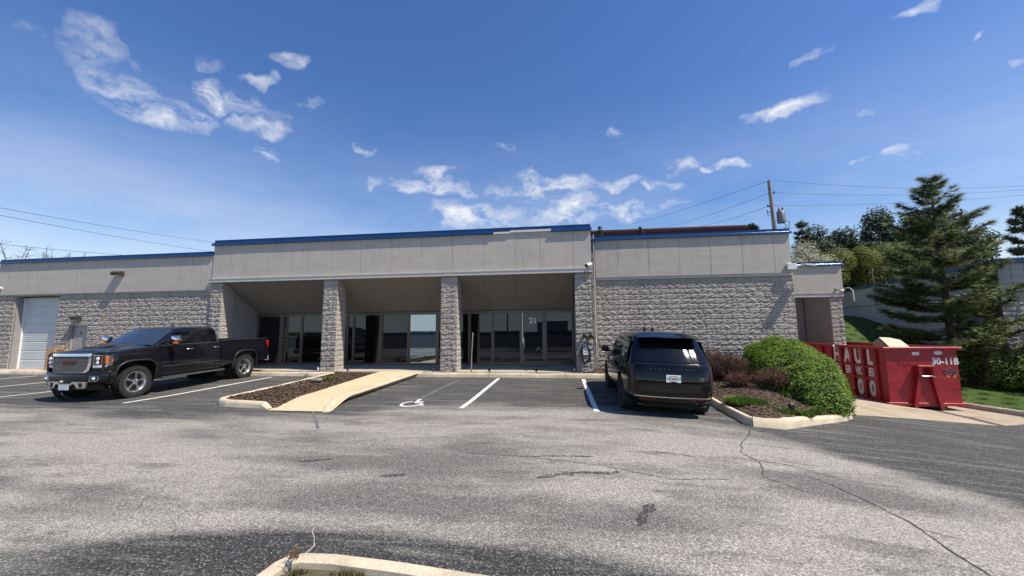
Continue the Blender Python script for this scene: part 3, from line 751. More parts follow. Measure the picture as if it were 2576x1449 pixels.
# conduit at the corner of the right wing
m=MB(); m.tube([(1.30,1.37,.55),(1.30,1.37,2.5),(1.31,1.36,5.55)],.02,8); 
for z in (1.2,2.3,3.5,4.6): m.box(1.255,1.345,1.36,1.40,z,z+.03)
part(m,'conduit_pipe',T['trim'],smooth=40)
# set-back annex
m=MB(); m.box(8.75,12.78,5.0,5.3,3.18,4.50); part(m,'annex_fascia',T['panel'])
for a,c in ((8.78,10.55),(10.56,12.80)):
    m=MB(); m.cbox(a,c-.006,4.96,5.02,3.20,4.50,.004); part(m,'fascia_panel',T['panel'])
m=MB(); m.box(8.8,12.8,4.98,5.2,3.06,3.178); part(m,'trim_band',T['trim'])
m=MB(); m.box(8.75,12.2,7.0,7.2,-1.3,3.2); m.box(12.25,12.7,5.2,24,-1.2,4.3); m.box(8.7,8.9,5.0,7,-1.2,3.2); m.box(8.7,12.7,7.1,24,3.0,4.3); part(m,'annex_wall',T['smooth_wall'])
coping(8.78,12.84,4.96,4.50,h=.19)
m=MB(); m.box(12.26,12.76,5.07,5.5,-1.2,3.06); pl=part(m,'pillar',T['mortar']); stuff=MB()
for c in range(20):
    z=3.05-(c+1)*CH
    variants(.30); variants(.20,True,.5)
    for kk,x in (((.30,False,.10),12.25),((.20,True,.5),12.55)):
        bb=VAR[kk][rb.randrange(8)]; stuff.add([(v[0]+x,v[1]+5.05,v[2]+z) for v in bb.v],bb.f)
o=part(stuff,'blockwork',T['stone'],pl); o['kind']='stuff'
# ---------------------------------------------------------------- vehicle materials
def paint(name,col,rough=.12,coat=.25):
    n=NT(name); f=n.noise(260,2); n.set('Base Color',col).set('Roughness',n.math('MULTIPLY_ADD',n.noise(2.5,4),.10,c=rough-.05)).set('Coat Weight',coat).set('Coat Roughness',.025).set('Specular IOR Level',.28); return n.m
T['truck_paint']=paint('truck_paint',(.0070,.0072,.0105),.18,.50)
T['suv_paint']=paint('suv_paint',(.0018,.0018,.0020),.08,.40)
T['chrome']=M('chrome',(.82,.83,.85),.09,1.0)
T['satin_chrome']=M('satin_chrome',(.62,.63,.65),.26,1.0)
T['gunmetal']=M('gunmetal_mesh',(.34,.34,.35),.35,.8)
T['lettergrey']=M('letter_grey',(.10,.10,.105),.4,.5)
T['alloy']=M('polished_alloy',(.70,.71,.73),.24,.95)
T['rubber']=M('tyre_rubber',(.020,.019,.018),.85,var=.25,vscale=12)
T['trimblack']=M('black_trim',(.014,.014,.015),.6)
T['autoglass']=mat_glass('vehicle_glass',.02,(.9,.97,1.0),(.004,.005,.006))
T['rearglass']=M('rear_window_glass',(.004,.004,.005),.022,spec=.5)
T['windscreen']=mat_glass('windscreen_glass',.17,(.80,.95,1.0),(.030,.038,.038))
T['amber']=M('amber_lens',(.75,.16,.015),.12,coat=.6)
T['red']=M('red_lens',(.42,.008,.012),.12,coat=.6)
T['darkred']=M('dark_red_reflector',(.14,.010,.012),.25)
T['clear']=M('clear_lens',(.72,.74,.76),.05,.2,coat=1)
T['plate']=M('plate_white',(.74,.77,.78),.45)
T['plateblue']=M('plate_blue',(.50,.60,.68),.45,var=.15,vscale=20)
T['plate_ink']=M('plate_green_ink',(.02,.06,.04),.5)
T['orange']=M('plate_orange',(.65,.15,.04),.5)
def wheel(root,x,y,side,r,w,rim_r,mat_rim,spokes=5,tread=46,twin=False):
    """wheel at axle point x,y; side=+1 outer face towards +y"""
    t=MB(); s=side
    prof=[(rim_r,-w*.40),(rim_r+.035,-w*.47),(r*.86,-w*.5),(r*.95,-w*.46),(r*.985,-w*.36),(r,-w*.2),(r,w*.2),(r*.985,w*.36),(r*.95,w*.46),(r*.86,w*.5),(rim_r+.035,w*.47),(rim_r,w*.40)]
    t.lathe(prof,40,(x,y,r),'y')
    if tread:
        for k in range(tread):
            a=2*PI*k/tread
            for (h0,h1,da) in ((-w*.50,-w*.20,0),(-w*.16,w*.16,.5),(w*.20,w*.50,0)):
                aa=a+da*2*PI/tread; d=2*PI/tread*.36; R1=r+.005
                vs=[]
                for rr in (r*.955,R1):
                    for q in (aa-d,aa+d):
                        for h in (h0,h1): vs.append((x+rr*math.cos(q),y+h,r+rr*math.sin(q)))
                t.add(vs,[(0,1,3,2),(4,6,7,5),(0,4,5,1),(2,3,7,6),(0,2,6,4),(1,5,7,3)])
    ty=t.build('tyre',T['rubber'],root,smooth=35)
    m=MB(); m.lathe([(rim_r,-w*.4*s),(rim_r,w*.38*s),(rim_r+.012,w*.44*s),(rim_r-.012,w*.45*s),(rim_r-.03,w*.38*s),(rim_r-.05,-w*.05*s),(rim_r-.05,-w*.4*s)],40,(x,y,r),'y')
    rim=m.build('rim',mat_rim,ty,smooth=35,fix=True)
    m=MB(); m.lathe([(0,w*.06*s),(rim_r-.03,w*.06*s)],32,(x,y,r),'y'); m.build('spoke_shade_disc',T['trimblack'],ty)  # flat black disc stands in for the shade behind the spokes
    m=MB(); oy=y+w*.36*s
    for k in range(spokes):
        a=2*PI*k/spokes+PI/2+.12
        subs=((-.155,.155),) if not twin else ((-.24,-.06),(.06,.24))
        for (a0,a1) in subs:
            vs=[]
            for rr,hw,dy in ((.055,.8,.012),(rim_r*.55,.72,.006),(rim_r-.012,1.05 if not twin else .8,.0)):
                mid=(a0+a1)/2; half=(a1-a0)/2*hw
                for q in (a+mid-half*(.10/rr if rr<.1 else 1)*(1.6 if rr<.1 else 1), a+mid+half*(.10/rr if rr<.1 else 1)*(1.6 if rr<.1 else 1)):
                    vs.append((x+rr*math.cos(q),oy+dy*s,r+rr*math.sin(q))); vs.append((x+rr*math.cos(q),oy+(dy-.05)*s,r+rr*math.sin(q)))
            fs=[]
            for i in (0,4): fs+=[(i,i+2,i+6,i+4),(i+1,i+5,i+7,i+3),(i,i+4,i+5,i+1),(i+2,i+3,i+7,i+6)]
            fs+=[(0,1,3,2),(8,10,11,9)]
            m.add(vs,fs)
    m.lathe([(0,.028*s),(.035,.028*s),(.055,.018*s),(.075,.016*s),(.078,-.03*s)],20,(x,oy,r),'y')
    for k in range(8):
        a=2*PI*k/8; m.lathe([(0,.03*s),(.011,.028*s),(.012,0)],6,(x+.062*math.cos(a),oy,r+.062*math.sin(a)),'y')
    m.build('spoke_set',mat_rim,rim,smooth=30,fix=True)
    return ty
def lerp_table(tab,x):
    if x<=tab[0][0]: return tab[0][1:]
    for a,b in zip(tab[:-1],tab[1:]):
        if x<=b[0]:
            t=(x-a[0])/(b[0]-a[0]); return tuple(p+(q-p)*t for p,q in zip(a[1:],b[1:]))
    return tab[-1][1:]
# ---------------------------------------------------------------- pickup truck
def make_truck():
    root=empty('pickup_truck')
    AX=(2.02,-1.93); R=.440; Rw=.30
    def arch(x,c,rx=.575,rz=.56,cz=.47):
        d=abs(x-c)/rx
        return cz+rz*(1-d**3.2)**(1/3.2) if d<1 else 0
    def zlow(x): return max(.54 if x>-1.0 else .60, arch(x,AX[0]), arch(x,AX[1]))
    PROF=[(.40,.93),(.54,.965),(.64,.985),(.74,.990),(.80,1.0),(.95,1.008),(1.08,1.005),(1.20,.995),(1.30,.975),(1.40,.945),(1.50,.93)]
    def ys(x,z):
        y=lerp_table(PROF,z)[0]
        for c in AX:
            d=(x-c)/.62; y+=.028*math.exp(-d*d*1.2)*max(0,min(1,(1.25-z)/.2))
        if x>2.45: y-=.20*((x-2.45)/.5)**2
        return y
    def ztop(x):
        if x>1.33: return 1.385-.105*((x-1.33)/1.4)**1.6
        if x>-.80: return 1.40
        return 1.43
    def panel(name,x0,x1,mat=T['truck_paint'],n=None):
        xs=[x0]; n=n or max(4,int((x1-x0)/.06)); xs=[x0+(x1-x0)*i/n for i in range(n+1)]
        nz=12; out=[]
        for s in (1,-1):
            m=MB(); vs=[]
            for x in xs:
                zl=zlow(x); zt=ztop(x)
                for k in range(nz+1):
                    z=zl+(zt-zl)*k/nz; vs.append((x,ys(x,z),z))
            st=nz+1
            fs=[(i*st+k,i*st+k+1,(i+1)*st+k+1,(i+1)*st+k) for i in range(n) for k in range(nz)]
            # flanges turned inwards along the rim
            rim=[i*st for i in range(n+1)]+[n*st+k for k in range(1,nz+1)]+[i*st+nz for i in range(n-1,-1,-1)]+[k for k in range(nz-1,0,-1)]
            o=len(vs); vs+=[(vs[q][0],vs[q][1]-.06,vs[q][2]) for q in rim]
            L_=len(rim); fs+=[(rim[i],rim[(i+1)%L_],o+(i+1)%L_,o+i) for i in range(L_)]
            m.add(vs,fs)
            if s<0: m=m.mirror_y()
            out.append(m.build(name,mat,root,smooth=38,fix=True))
        return out
    panel('fender',1.335,2.80); fd=panel('door',.235,1.325); rd=panel('door',-.80,.225); panel('bed_side',-3.10,-.83)
    # dark chassis core and inner arches
    m=MB(); m.box(-.85,1.45,-.90,.90,.50,1.36); m.box(1.45,2.62,-.55,.55,.42,1.2); m.box(-3.0,-.85,-.62,.62,.48,.84); m.box(-2.9,2.6,-.42,.42,.36,.52)
    m.box(-3.02,-.86,-.90,-.62,.98,1.1); m.box(-3.02,-.86,.62,.90,.98,1.1); m.box(2.0,2.65,-.86,.86,1.04,1.16); m.build('chassis',T['trimblack'],root)
    # cargo bed
    m=MB(); m.box(-3.06,-.86,-.84,.84,.84,.88); m.box(-3.06,-.84,.82,.93,.88,1.425); m.box(-3.06,-.84,-.93,-.82,.88,1.425); m.box(-.90,-.84,-.9,.9,.88,1.425); m.build('cargo_bed',T['trimblack'],root)
    m=MB(); m.cbox(-3.115,-3.05,-.955,.955,.66,1.42,.02); m.build('tailgate',T['truck_paint'],root,smooth=30)
    for s in (1,-1):
        m=MB(); m.cbox(-3.12,-.83,min(s*.83,s*.965),max(s*.83,s*.965),1.425,1.455,.012); m.build('bed_rail',T['trimblack'],root)
        m=MB(); m.cbox(-3.135,-3.02,min(s*.86,s*1.0),max(s*.86,s*1.0),1.02,1.36,.02); m.build('tail_light',T['red'],root,smooth=30)
    m=MB(); m.cbox(-.98,-.92,-.55,-.1,1.44,1.52,.01); m.build('cargo_lamp_bar',T['white'],root)
    m=MB(); m.cbox(-3.36,-3.14,-.97,.97,.55,.78,.05); m.build('rear_bumper',T['chrome'],root,smooth=40)
    # cab above the belt: stacked rounded outlines
    LV=[(1.36,-.83,1.66,.940),(1.40,-.83,1.60,.938),(1.50,-.815,1.46,.920),(1.62,-.79,1.28,.890),(1.74,-.76,1.09,.855),(1.83,-.73,.94,.825),(1.885,-.70,.83,.790),(1.925,-.66,.70,.72),(1.955,-.55,.45,.58),(1.968,-.3,.10,.25)]
    def outline(z,xr,xf,hw,n=8):
        pts=[]; rc=min(.13,hw*.4,(xf-xr)*.3); 
        def fx(y): return xf-.13*(y/max(hw,.01))**2
        yy=[-hw+rc*(1-math.cos(a)) for a in [0]]
        right=[(xr,-hw+rc),(xr+rc*.3,-hw+rc*.3),(xr+rc,-hw)]
        fr=[]
        for i in range(n+1):
            y=-hw+rc*.35+(2*hw-rc*.7)*i/n; fr.append((fx(y),y))
        left=[(xr+rc,hw),(xr+rc*.3,hw-rc*.3),(xr,hw-rc)]
        side_r=[(xr+(xf-.13-xr)*.5,-hw),(xf-.13-.05,-hw)]; side_l=[(xf-.13-.05,hw),(xr+(xf-.13-xr)*.5,hw)]
        return [(x,y,z) for x,y in right+side_r+fr+side_l+left]
    m=MB(); vs=[]; 
    for z,xr,xf,hw in LV: vs+=outline(z,xr,xf,hw)
    n=len(vs)//len(LV)
    m.add(vs,[(i*n+k,i*n+(k+1)%n,(i+1)*n+(k+1)%n,(i+1)*n+k) for i in range(len(LV)-1) for k in range(n)]+[tuple((len(LV)-1)*n+k for k in range(n))])
    m.build('cab_roof',T['truck_paint'],root,smooth=50,fix=True)
    def hw(z): return lerp_table(LV,z)[2]
    def xf(z): return lerp_table(LV,z)[1]
    def xr(z): return lerp_table(LV,z)[0]
    # glass
    wf=[(1.36,1.425),(.34,1.425),(.32,1.80),(.82,1.80)]; wr=[(.12,1.425),(-.66,1.425),(-.62,1.80),(.13,1.80)]
    for poly,nm in ((wf,'front'),(wr,'rear')):
        for s in (1,-1):
            m=MB(); q=[(x,s*(hw(z)+.006),z) for x,z in poly]; m.prism(q,(0,-s*.012,0)); m.build('side_window',T['autoglass'],root,fix=True)
    for s in (1,-1):
        m=MB(); m.tube([(1.34,s*(hw(1.405)+.012),1.405),(-.70,s*(hw(1.405)+.012),1.405)],.013,6); m.tube([(-.70,s*(hw(1.405)+.012),1.405),(-.665,s*(hw(1.8)+.01),1.80)],.010,6); m.build('window_moulding',T['satin_chrome'],root,smooth=40)
        m=MB(); m.box(.14,.31,min(s*(hw(1.6)+.0),s*(hw(1.6)+.0))-.02,max(s*(hw(1.6)),s*(hw(1.6)))+.02,1.42,1.8) if False else None
    m=MB(); 
    def ws(u,v):
        z=1.415+(1.865-1.415)*v; h=hw(z)-.075; y=-h+2*h*u; return (xf(z)-.13*(y/hw(z))**2+.010,y,z+.008)
    m.grid(ws,10,6); m.build('windscreen',T['windscreen'],root,smooth=60,fix=True)
    m=MB(); m.grid(lambda u,v:(xr(1.44+.38*v)-.008,(-.70+1.4*u)*(1-.12*v),1.44+.38*v),4,2); m.build('rear_window',T['autoglass'],root,fix=True)
    m=MB(); m.tube([(1.50,-.8,1.43),(1.56,.1,1.45)],.012,5); m.tube([(1.52,.0,1.44),(1.52,.8,1.43)],.012,5); m.build('wiper',T['trimblack'],root)
    # hood with scoop
    def hood(u,v):
        x=1.44+1.37*u; y=-.955+1.91*v; e=abs(y)/.955; zt=ztop(x)
        z=zt+.055*(1-e**3)+ .035*max(0,1-(abs(y)/.48)**4)*min(1,max(0,(2.75-x)/.3))
        if e>.92: z-= .02*((e-.92)/.08)
        yy=math.copysign(min(abs(y),ys(x,zt)-.006),y)
        if u>.9: z-=.05*((u-.9)/.1)**2
        return (x,yy,z)
    m=MB(); m.grid(hood,16,24); m.build('hood',T['truck_paint'],root,smooth=40,fix=True)
    m=MB(); m.add([(2.50,-.30,1.362),(2.50,.30,1.362),(2.02,.34,1.470),(2.02,-.34,1.470),(2.44,-.27,1.420),(2.44,.27,1.420),(2.02,.30,1.480),(2.02,-.30,1.480)],[(4,5,6,7),(0,4,7,3),(1,2,6,5)]); sc=m.build('hood_scoop',T['truck_paint'],root,fix=True)
    m=MB(); m.add([(2.49,-.27,1.372),(2.49,.27,1.372),(2.445,.25,1.415),(2.445,-.25,1.415)],[(0,1,2,3)]); m.build('scoop_opening',T['dark'],sc)
    # front end, built on a bowed plane
    def fx(y,o=0): return 2.90-.17*(abs(y)/1.0)**2.2+o
    def front_patch(name,poly,o,mat,parent,depth=.05,smooth=None):
        m=MB(); 
        dense=[]
        for (a,b) in zip(poly,poly[1:]+poly[:1]):
            k=max(1,int(abs(b[0]-a[0])/.12)); dense+=[(a[0]+(b[0]-a[0])*i/k,a[1]+(b[1]-a[1])*i/k) for i in range(k)]
        m.prism([(fx(y,o),y,z) for y,z in dense],(-depth,0,0)); return m.build(name,mat,parent,smooth,fix=True)
    m=MB(); m.grid(lambda u,v:(fx(-.97+1.94*u,-.04),(-.97+1.94*u),.74+.56*v),16,4); m.grid(lambda u,v:(fx(-.97+1.94*u,-.04)-.25*v,(-.97+1.94*u)*(1-.02*v),1.30+.02*v),16,2); m.build('front_panel',T['truck_paint'],root,smooth=40)
    go=[(-.62,1.285),(.62,1.285),(.61,1.0),(.57,.86),(.47,.76),(-.47,.76),(-.57,.86),(-.61,1.0)]
    gi=[(-.565,1.215),(.565,1.215),(.555,1.0),(.52,.88),(.445,.805),(-.445,.805),(-.52,.88),(-.555,1.0)]
    def dens(P,k=6): return [(a[0]+(b[0]-a[0])*i/k,a[1]+(b[1]-a[1])*i/k) for a,b in zip(P,P[1:]+P[:1]) for i in range(k)]
    m=MB(); m.ring([(fx(y,.04),y,z) for y,z in dens(go)],[(fx(y,.055),y,z) for y,z in dens(gi)],(-.07,0,0)); gr=m.build('grille_surround',T['chrome'],root,smooth=30,fix=True)
    front_patch('grille_back',gi,-.005,T['dark'],gr,.02)
    m=MB(); rows=11
    for k in range(rows):
        z=.83+k*.0345; hwid=.455+.10*min(1,(z-.81)/.15)
        m.tube([(fx(y,.022),y,z) for y in [-hwid+2*hwid*i/8 for i in range(9)]],.0065,4)
        if k<rows-1:
            nn=26
            for j in range(nn):
                y=-hwid+2*hwid*(j+(.5 if k%2 else 0))/nn; m.tube([(fx(y,.022),y,z),(fx(y,.022),y,z+.0345)],.0055,4,False)
    m.build('grille_mesh',T['gunmetal'],gr)
    m=MB(); m.cbox(2.925,2.945,-.20,.20,1.005,1.075,.008); m.build('emblem_bar',T['trimblack'],gr); text_mesh('emblem','GMC',.085,T['darkred'],axes((2.952,0,1.04),(0,1,0),(0,0,1)),gr,.008,bold=.004,sx=1.25)
    for s in (1,-1):
        P=[(s*.64,1.25),(s*.985,1.225),(s*.985,.965),(s*.93,.905),(s*.63,.905)]
        hl=front_patch('headlight',P,.012,T['satin_chrome'],root,.10)
        def fy(y,z,o): return (fx(abs(y),o)-max(0,(abs(y)-.90))*.9,y,z)
        Q=[(s*.665,1.22),(s*.835,1.215),(s*.835,.985),(s*.66,.985)]
        front_patch('inner_lamp',Q,.018,T['trimblack'],hl,.02)
        m=MB(); m.lathe([(0,.035),(.03,.03),(.05,.012),(.055,0)],16,(fx(.75,.02),s*.75,1.14),'x'); m.lathe([(0,.03),(.03,.026),(.045,.0)],16,(fx(.75,.02),s*.75,1.04),'x'); m.build('projector_lens',T['clear'],hl,smooth=50)
        front_patch('amber_lens',[(s*.842,1.205),(s*.982,1.20),(s*.982,1.03),(s*.842,1.0)],.02,T['amber'],hl,.02)
        front_patch('lamp_strip',[(s*.66,.965),(s*.965,.975),(s*.925,.925),(s*.655,.925)],.02,T['clear'],hl,.02)
        # side of headlight wrapping the fender
        m=MB(); m.grid(lambda u,v:(2.745-.10*u,s*(ys(2.74-.10*u,1.0+.2*v)+.006),(1.02+.05*u)+(.18-.06*u)*v),3,3); m.build('side_lens',T['amber'],hl,fix=True)
    # bumper
    def bump_(u,v):
        a=-1+2*u; y=a*1.0; tz=[(.47,-.10),(.50,-.03),(.56,.035),(.68,.05),(.76,.045),(.80,.01),(.82,-.06)]; z,o=tz[int(round(v*6))]
        return (fx(y*.97,o)+.03-(.10*max(0,abs(a)-.9)/.1),y,z)
    m=MB(); m.grid(bump_,28,6); 
    for s in (1,-1):
        m.grid(lambda u,v:(2.70-.14*u,s*(1.0-.0*u+.004),.50+.30*v),2,2)
    bp=m.build('front_bumper',T['truck_paint'],root,smooth=45)
    m=MB(); m.grid(lambda u,v:(fx((-.9+1.8*u),.02-.10*v),(-.9+1.8*u),.48-.16*v),14,2); m.build('air_dam',T['trimblack'],root)
    for s in (1,-1):
        P=[(s*.66,.705),(s*.86,.70),(s*.86,.60),(s*.80,.56),(s*.64,.56)]; I=[(s*.675,.69),(s*.845,.685),(s*.845,.605),(s*.795,.575),(s*.66,.575)]
        m=MB(); m.ring([(fx(y,.085),y,z) for y,z in P],[(fx(y,.09),y,z) for y,z in I],(-.03,0,0)); fo=m.build('fog_light_bezel',T['satin_chrome'],bp,fix=True)
        front_patch('recess',I,.082,T['dark'],fo,.01)
        m=MB(); m.lathe([(0,.03),(.028,.026),(.040,.008),(.042,-.01)],16,(fx(.74,.085),s*.745,.633),'x'); m.build('fog_lamp',T['clear'],fo,smooth=50)
        # chrome tow-hook brackets
        C1=[(s*.60,.56),(s*.22,.57),(s*.18,.52),(s*.30,.50),(s*.36,.40),(s*.56,.40)]
        front_patch('tow_bracket',C1,.10,T['satin_chrome'],bp,.04)
        front_patch('tow_opening',[(s*.50,.535),(s*.40,.535),(s*.42,.42),(s*.50,.42)],.104,T['dark'],bp,.01)
    front_patch('bumper_bar',[(-.22,.52),(.22,.52),(.19,.475),(-.19,.475)],.10,T['satin_chrome'],bp,.03)
    front_patch('number_plate',[(-.155,.475),(.155,.475),(.155,.36),(-.155,.36)],.125,T['plateblue'],bp,.012)
    # wheel-arch lips
    for c in AX:
        for s in (1,-1):
            pts=[]
            for k in range(23):
                a=-1+2*k/22; x=c+.578*a; z=.47+.57*(1-abs(a)**3.2)**(1/3.2) if abs(a)<1 else .47
                pts.append((x,s*(ys(x,z)+.012),z))
            pts=[(c-.59,s*(ys(c-.59,.5)-.0),.50)]+pts+[(c+.59,s*(ys(c+.59,.5)-.0),.50)]
            m=MB(); m.tube(pts,.026,6); m.build('arch_lip',T['trimblack'],root,smooth=50)
    for c in AX:
        for s in (1,-1):
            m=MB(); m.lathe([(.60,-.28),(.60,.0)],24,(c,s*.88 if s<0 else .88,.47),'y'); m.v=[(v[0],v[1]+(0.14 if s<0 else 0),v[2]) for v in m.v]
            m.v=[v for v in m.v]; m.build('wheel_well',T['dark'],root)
            wheel(root,c,s*.855,s,R,.29,.285,T['alloy'])
    # running boards, mouldings, handles, badge, mirrors
    for s in (1,-1):
        m=MB(); m.cbox(-.95,1.32,min(s*.90,s*1.06),max(s*.90,s*1.06),.415,.47,.015); rbd=m.build('running_board',T['trimblack'],root)
        m=MB(); m.box(-.93,1.30,min(s*.95,s*1.045),max(s*.95,s*1.045),.4705,.476); m.build('step_tread',T['satin_chrome'],rbd)
        m=MB(); m.cbox(-.93,1.30,min(s*1.05,s*1.066),max(s*1.05,s*1.066),.43,.455,.004); m.build('step_edge',T['satin_chrome'],rbd)
        m=MB(); m.tube([(x,s*(ys(x,.775)+.006),.775) for x in (1.30,.6,.24)],.013,6); m.tube([(x,s*(ys(x,.775)+.006),.775) for x in (.22,-.3,-.78)],.013,6); m.build('side_moulding',T['satin_chrome'],root,smooth=50)
        for x,par in ((.40,fd),(-.62,rd)):
            p=par[0 if s>0 else 1]; m=MB(); m.tube([(x-.11,s*(ys(x,1.24)+.005),1.24),(x-.08,s*(ys(x,1.24)+.035),1.243),(x+.08,s*(ys(x,1.24)+.035),1.243),(x+.11,s*(ys(x,1.24)+.005),1.24)],.020,8); m.build('handle',T['chrome'],p,smooth=50)
        m=MB(); m.tube([(1.18,s*.95,1.44),(1.12,s*1.08,1.45),(1.10,s*1.20,1.46)],.032,8); m.tube([(1.18,s*.95,1.52),(1.12,s*1.08,1.53),(1.10,s*1.20,1.53)],.022,8); arm=m.build('mirror',T['trimblack'],root,smooth=50)
        m=MB(); m.cbox(1.04,1.19,min(s*1.13,s*1.37),max(s*1.13,s*1.37),1.36,1.52,.035); m.build('mirror_base',T['trimblack'],arm,smooth=50)
        m=MB(); m.cbox(1.05,1.205,min(s*1.12,s*1.385),max(s*1.12,s*1.385),1.525,1.69,.035); m.build('mirror_cap',T['chrome'],arm,smooth=50)
        m=MB(); m.cbox(1.17,1.20,min(s*1.2,s*1.365),max(s*1.2,s*1.365),1.44,1.50,.01); m.build('mirror_indicator',T['amber'],arm)
    for s in (1,):
        text_mesh('badge','DENALI',.075,T['chrome'],axes((1.02,1.012,.985),(-1,0,0),(0,0,1)),root,.006,sx=1.5)
    m=MB(); m.cbox(.10,.24,-.03,.03,1.94,1.985,.015); m.add([(.08,-.015,1.98),(.22,-.015,1.98),(.08,.015,1.98),(.22,.015,1.98),(.07,0,2.03)],[(0,1,4),(2,4,3),(0,4,2),(1,3,4)]); m.build('roof_antenna',T['trimblack'],root)
    return root
truck=make_truck()
truck.location=(-12.90,-2.98,g(-12,-2.98)); truck.rotation_euler=(Matrix.Rotation(math.radians(1.1),4,'X') @ Matrix.Rotation(math.radians(-90+.5),4,'Z')).to_euler(); truck.scale=(.955,.97,1.0)
tag(truck,'black crew-cab pickup truck with chrome grille parked nose-out beside the porch','pickup truck')
# ---------------------------------------------------------------- black sport utility vehicle
def make_suv():
    root=empty('sport_utility_vehicle'); AX=(1.50,-1.50); R=.395
    # (z, rear x, front x, half width, rear corner radius)
    LV=[(.30,-2.30,2.28,.86,.30),(.36,-2.42,2.36,.93,.32),(.46,-2.50,2.42,.975,.34),(.60,-2.525,2.47,.992,.36),(.74,-2.535,2.49,1.0,.36),(.86,-2.525,2.50,1.003,.36),(.98,-2.50,2.49,1.0,.35),(1.08,-2.47,2.45,.985,.34),(1.15,-2.44,2.38,.962,.33),(1.19,-2.40,2.2,.935,.32)]
    def outl(z,xr,xf,hw,rc,nr=7):
        pts=[]
        # rear edge bowed, from right (-y) to left (+y)
        for i in range(nr+1):
            a=PI/2*i/nr; pts.append((xr+.05+rc*(1-math.sin(a)), -(hw-.055)+rc*1.1*(1-math.cos(a))))   # side -> rear
        pts=[(xr+rc+.45,-hw)]+pts
        mid=[(xr+.05-.05*math.cos(PI/2*t),t*(hw-.055-rc*1.1)) for t in (-.7,-.35,0,.35,.7)]
        left=[(x,-y) for x,y in reversed(pts)]
        fr=[(0.3,hw),(1.3,hw)]
        rf=.42
        for i in range(7):
            a=PI/2*i/6; fr.append((xf-.12-rf+rf*math.sin(a),hw-rf*.8+rf*.8*math.cos(a)))
        fm=[(xf-.03,hw*.3),(xf,0),(xf-.03,-hw*.3)]
        fr2=[(x,-y) for x,y in reversed(fr)]
        return [(x,y,z) for x,y in pts+mid+left+fr+fm+fr2]
    m=MB(); vs=[]
    for l in LV: vs+=outl(*l)
    n=len(vs)//len(LV); k_=len(LV)
    m.add(vs,[(i*n+k,(i*n+(k+1)%n),((i+1)*n+(k+1)%n),((i+1)*n+k)) for i in range(k_-1) for k in range(n)]+[tuple(range(n-1,-1,-1)),tuple((k_-1)*n+k for k in range(n))])
    body=m.build('body',T['suv_paint'],root,fix=True)
    # cut the wheel arches
    for c in AX:
        for s in (1,-1):
            cu=MB(); cu.lathe([(0,-.20),(.475,-.20),(.475,.20),(0,.20)],36,(c,s*.92,.41),'y'); ct=cu.build('cut',None,None,fix=True)
            md=body.modifiers.new('b','BOOLEAN'); md.operation='DIFFERENCE'; md.object=ct; md.solver='EXACT'
            dg=bpy.context.evaluated_depsgraph_get(); dg.update(); nm=bpy.data.meshes.new_from_object(body.evaluated_get(dg)); body.modifiers.clear(); old=body.data; body.data=nm; bpy.data.meshes.remove(old)
            d=ct.data; bpy.data.objects.remove(ct); bpy.data.meshes.remove(d)
    body.data.materials.clear(); body.data.materials.append(T['suv_paint'])
    body.data.polygons.foreach_set('use_smooth',[True]*len(body.data.polygons)); body.data.set_sharp_from_angle(angle=math.radians(32))
    # greenhouse
    GV=[(1.17,-2.415,1.35,.935,.30),(1.22,-2.385,1.22,.915,.30),(1.40,-2.238,.95,.872,.28),(1.58,-2.092,.66,.825,.27),(1.70,-1.995,.42,.785,.27),(1.765,-1.96,.20,.745,.27),(1.81,-1.92,.0,.66,.25),(1.845,-1.65,-.15,.50,.2),(1.862,-1.2,-.35,.25,.15)]
    def gout(z,xr,xf,hw,rc,nr=6):
        pts=[]
        for i in range(nr+1):
            a=PI/2*i/nr; pts.append((xr+.07+rc*(1-math.sin(a)), -(hw-.04)+rc*1.1*(1-math.cos(a))))
        pts=[(xr+rc+.4,-hw)]+pts
        mid=[(xr+.07-.065*math.cos(PI/2*t)+.0,t*(hw-.04-rc*1.1)) for t in (-.7,-.35,0,.35,.7)]
        left=[(x,-y) for x,y in reversed(pts)]
        fr=[(xr+(xf-xr)*.55,hw),(xf-.22,hw-.01),(xf-.12,hw*.8),(xf-.03,hw*.4),(xf,0)]
        fr2=[(x,-y) for x,y in reversed(fr[:-1])]
        return [(x,y,z) for x,y in pts+mid+left+fr+fr2]
    m=MB(); vs=[]
    for l in GV: vs+=gout(*l)
    n2=len(vs)//len(GV); k2=len(GV)
    m.add(vs,[(i*n2+k,i*n2+(k+1)%n2,(i+1)*n2+(k+1)%n2,(i+1)*n2+k) for i in range(k2-1) for k in range(n2)]+[tuple((k2-1)*n2+k for k in range(n2))])
    m.build('cabin',T['suv_paint'],root,smooth=50,fix=True)
    def G(z): return lerp_table(GV,z)
    def rear_pt(z,y,o):
        xr,xf,hw,rc=G(z); hm=hw-.04-rc*1.1
        if abs(y)<=hm: return (xr+.07-.065*math.cos(PI/2*y/hm)-o,y,z)
        t=min((abs(y)-hm)/(rc*1.1),1); a=math.acos(min(1,t)) if t<1 else 0
        return (xr+.07+rc*(1-math.sin(math.acos(t)))-o*math.sin(math.acos(t)*.999+.001),math.copysign(abs(y)+o*(t),y),z)
    m=MB(); m.grid(lambda u,v:rear_pt(1.215+.475*v,(-1+2*u)*(.80-.10*v),.006),24,6); m.build('rear_window',T['rearglass'],root,smooth=60,fix=True)
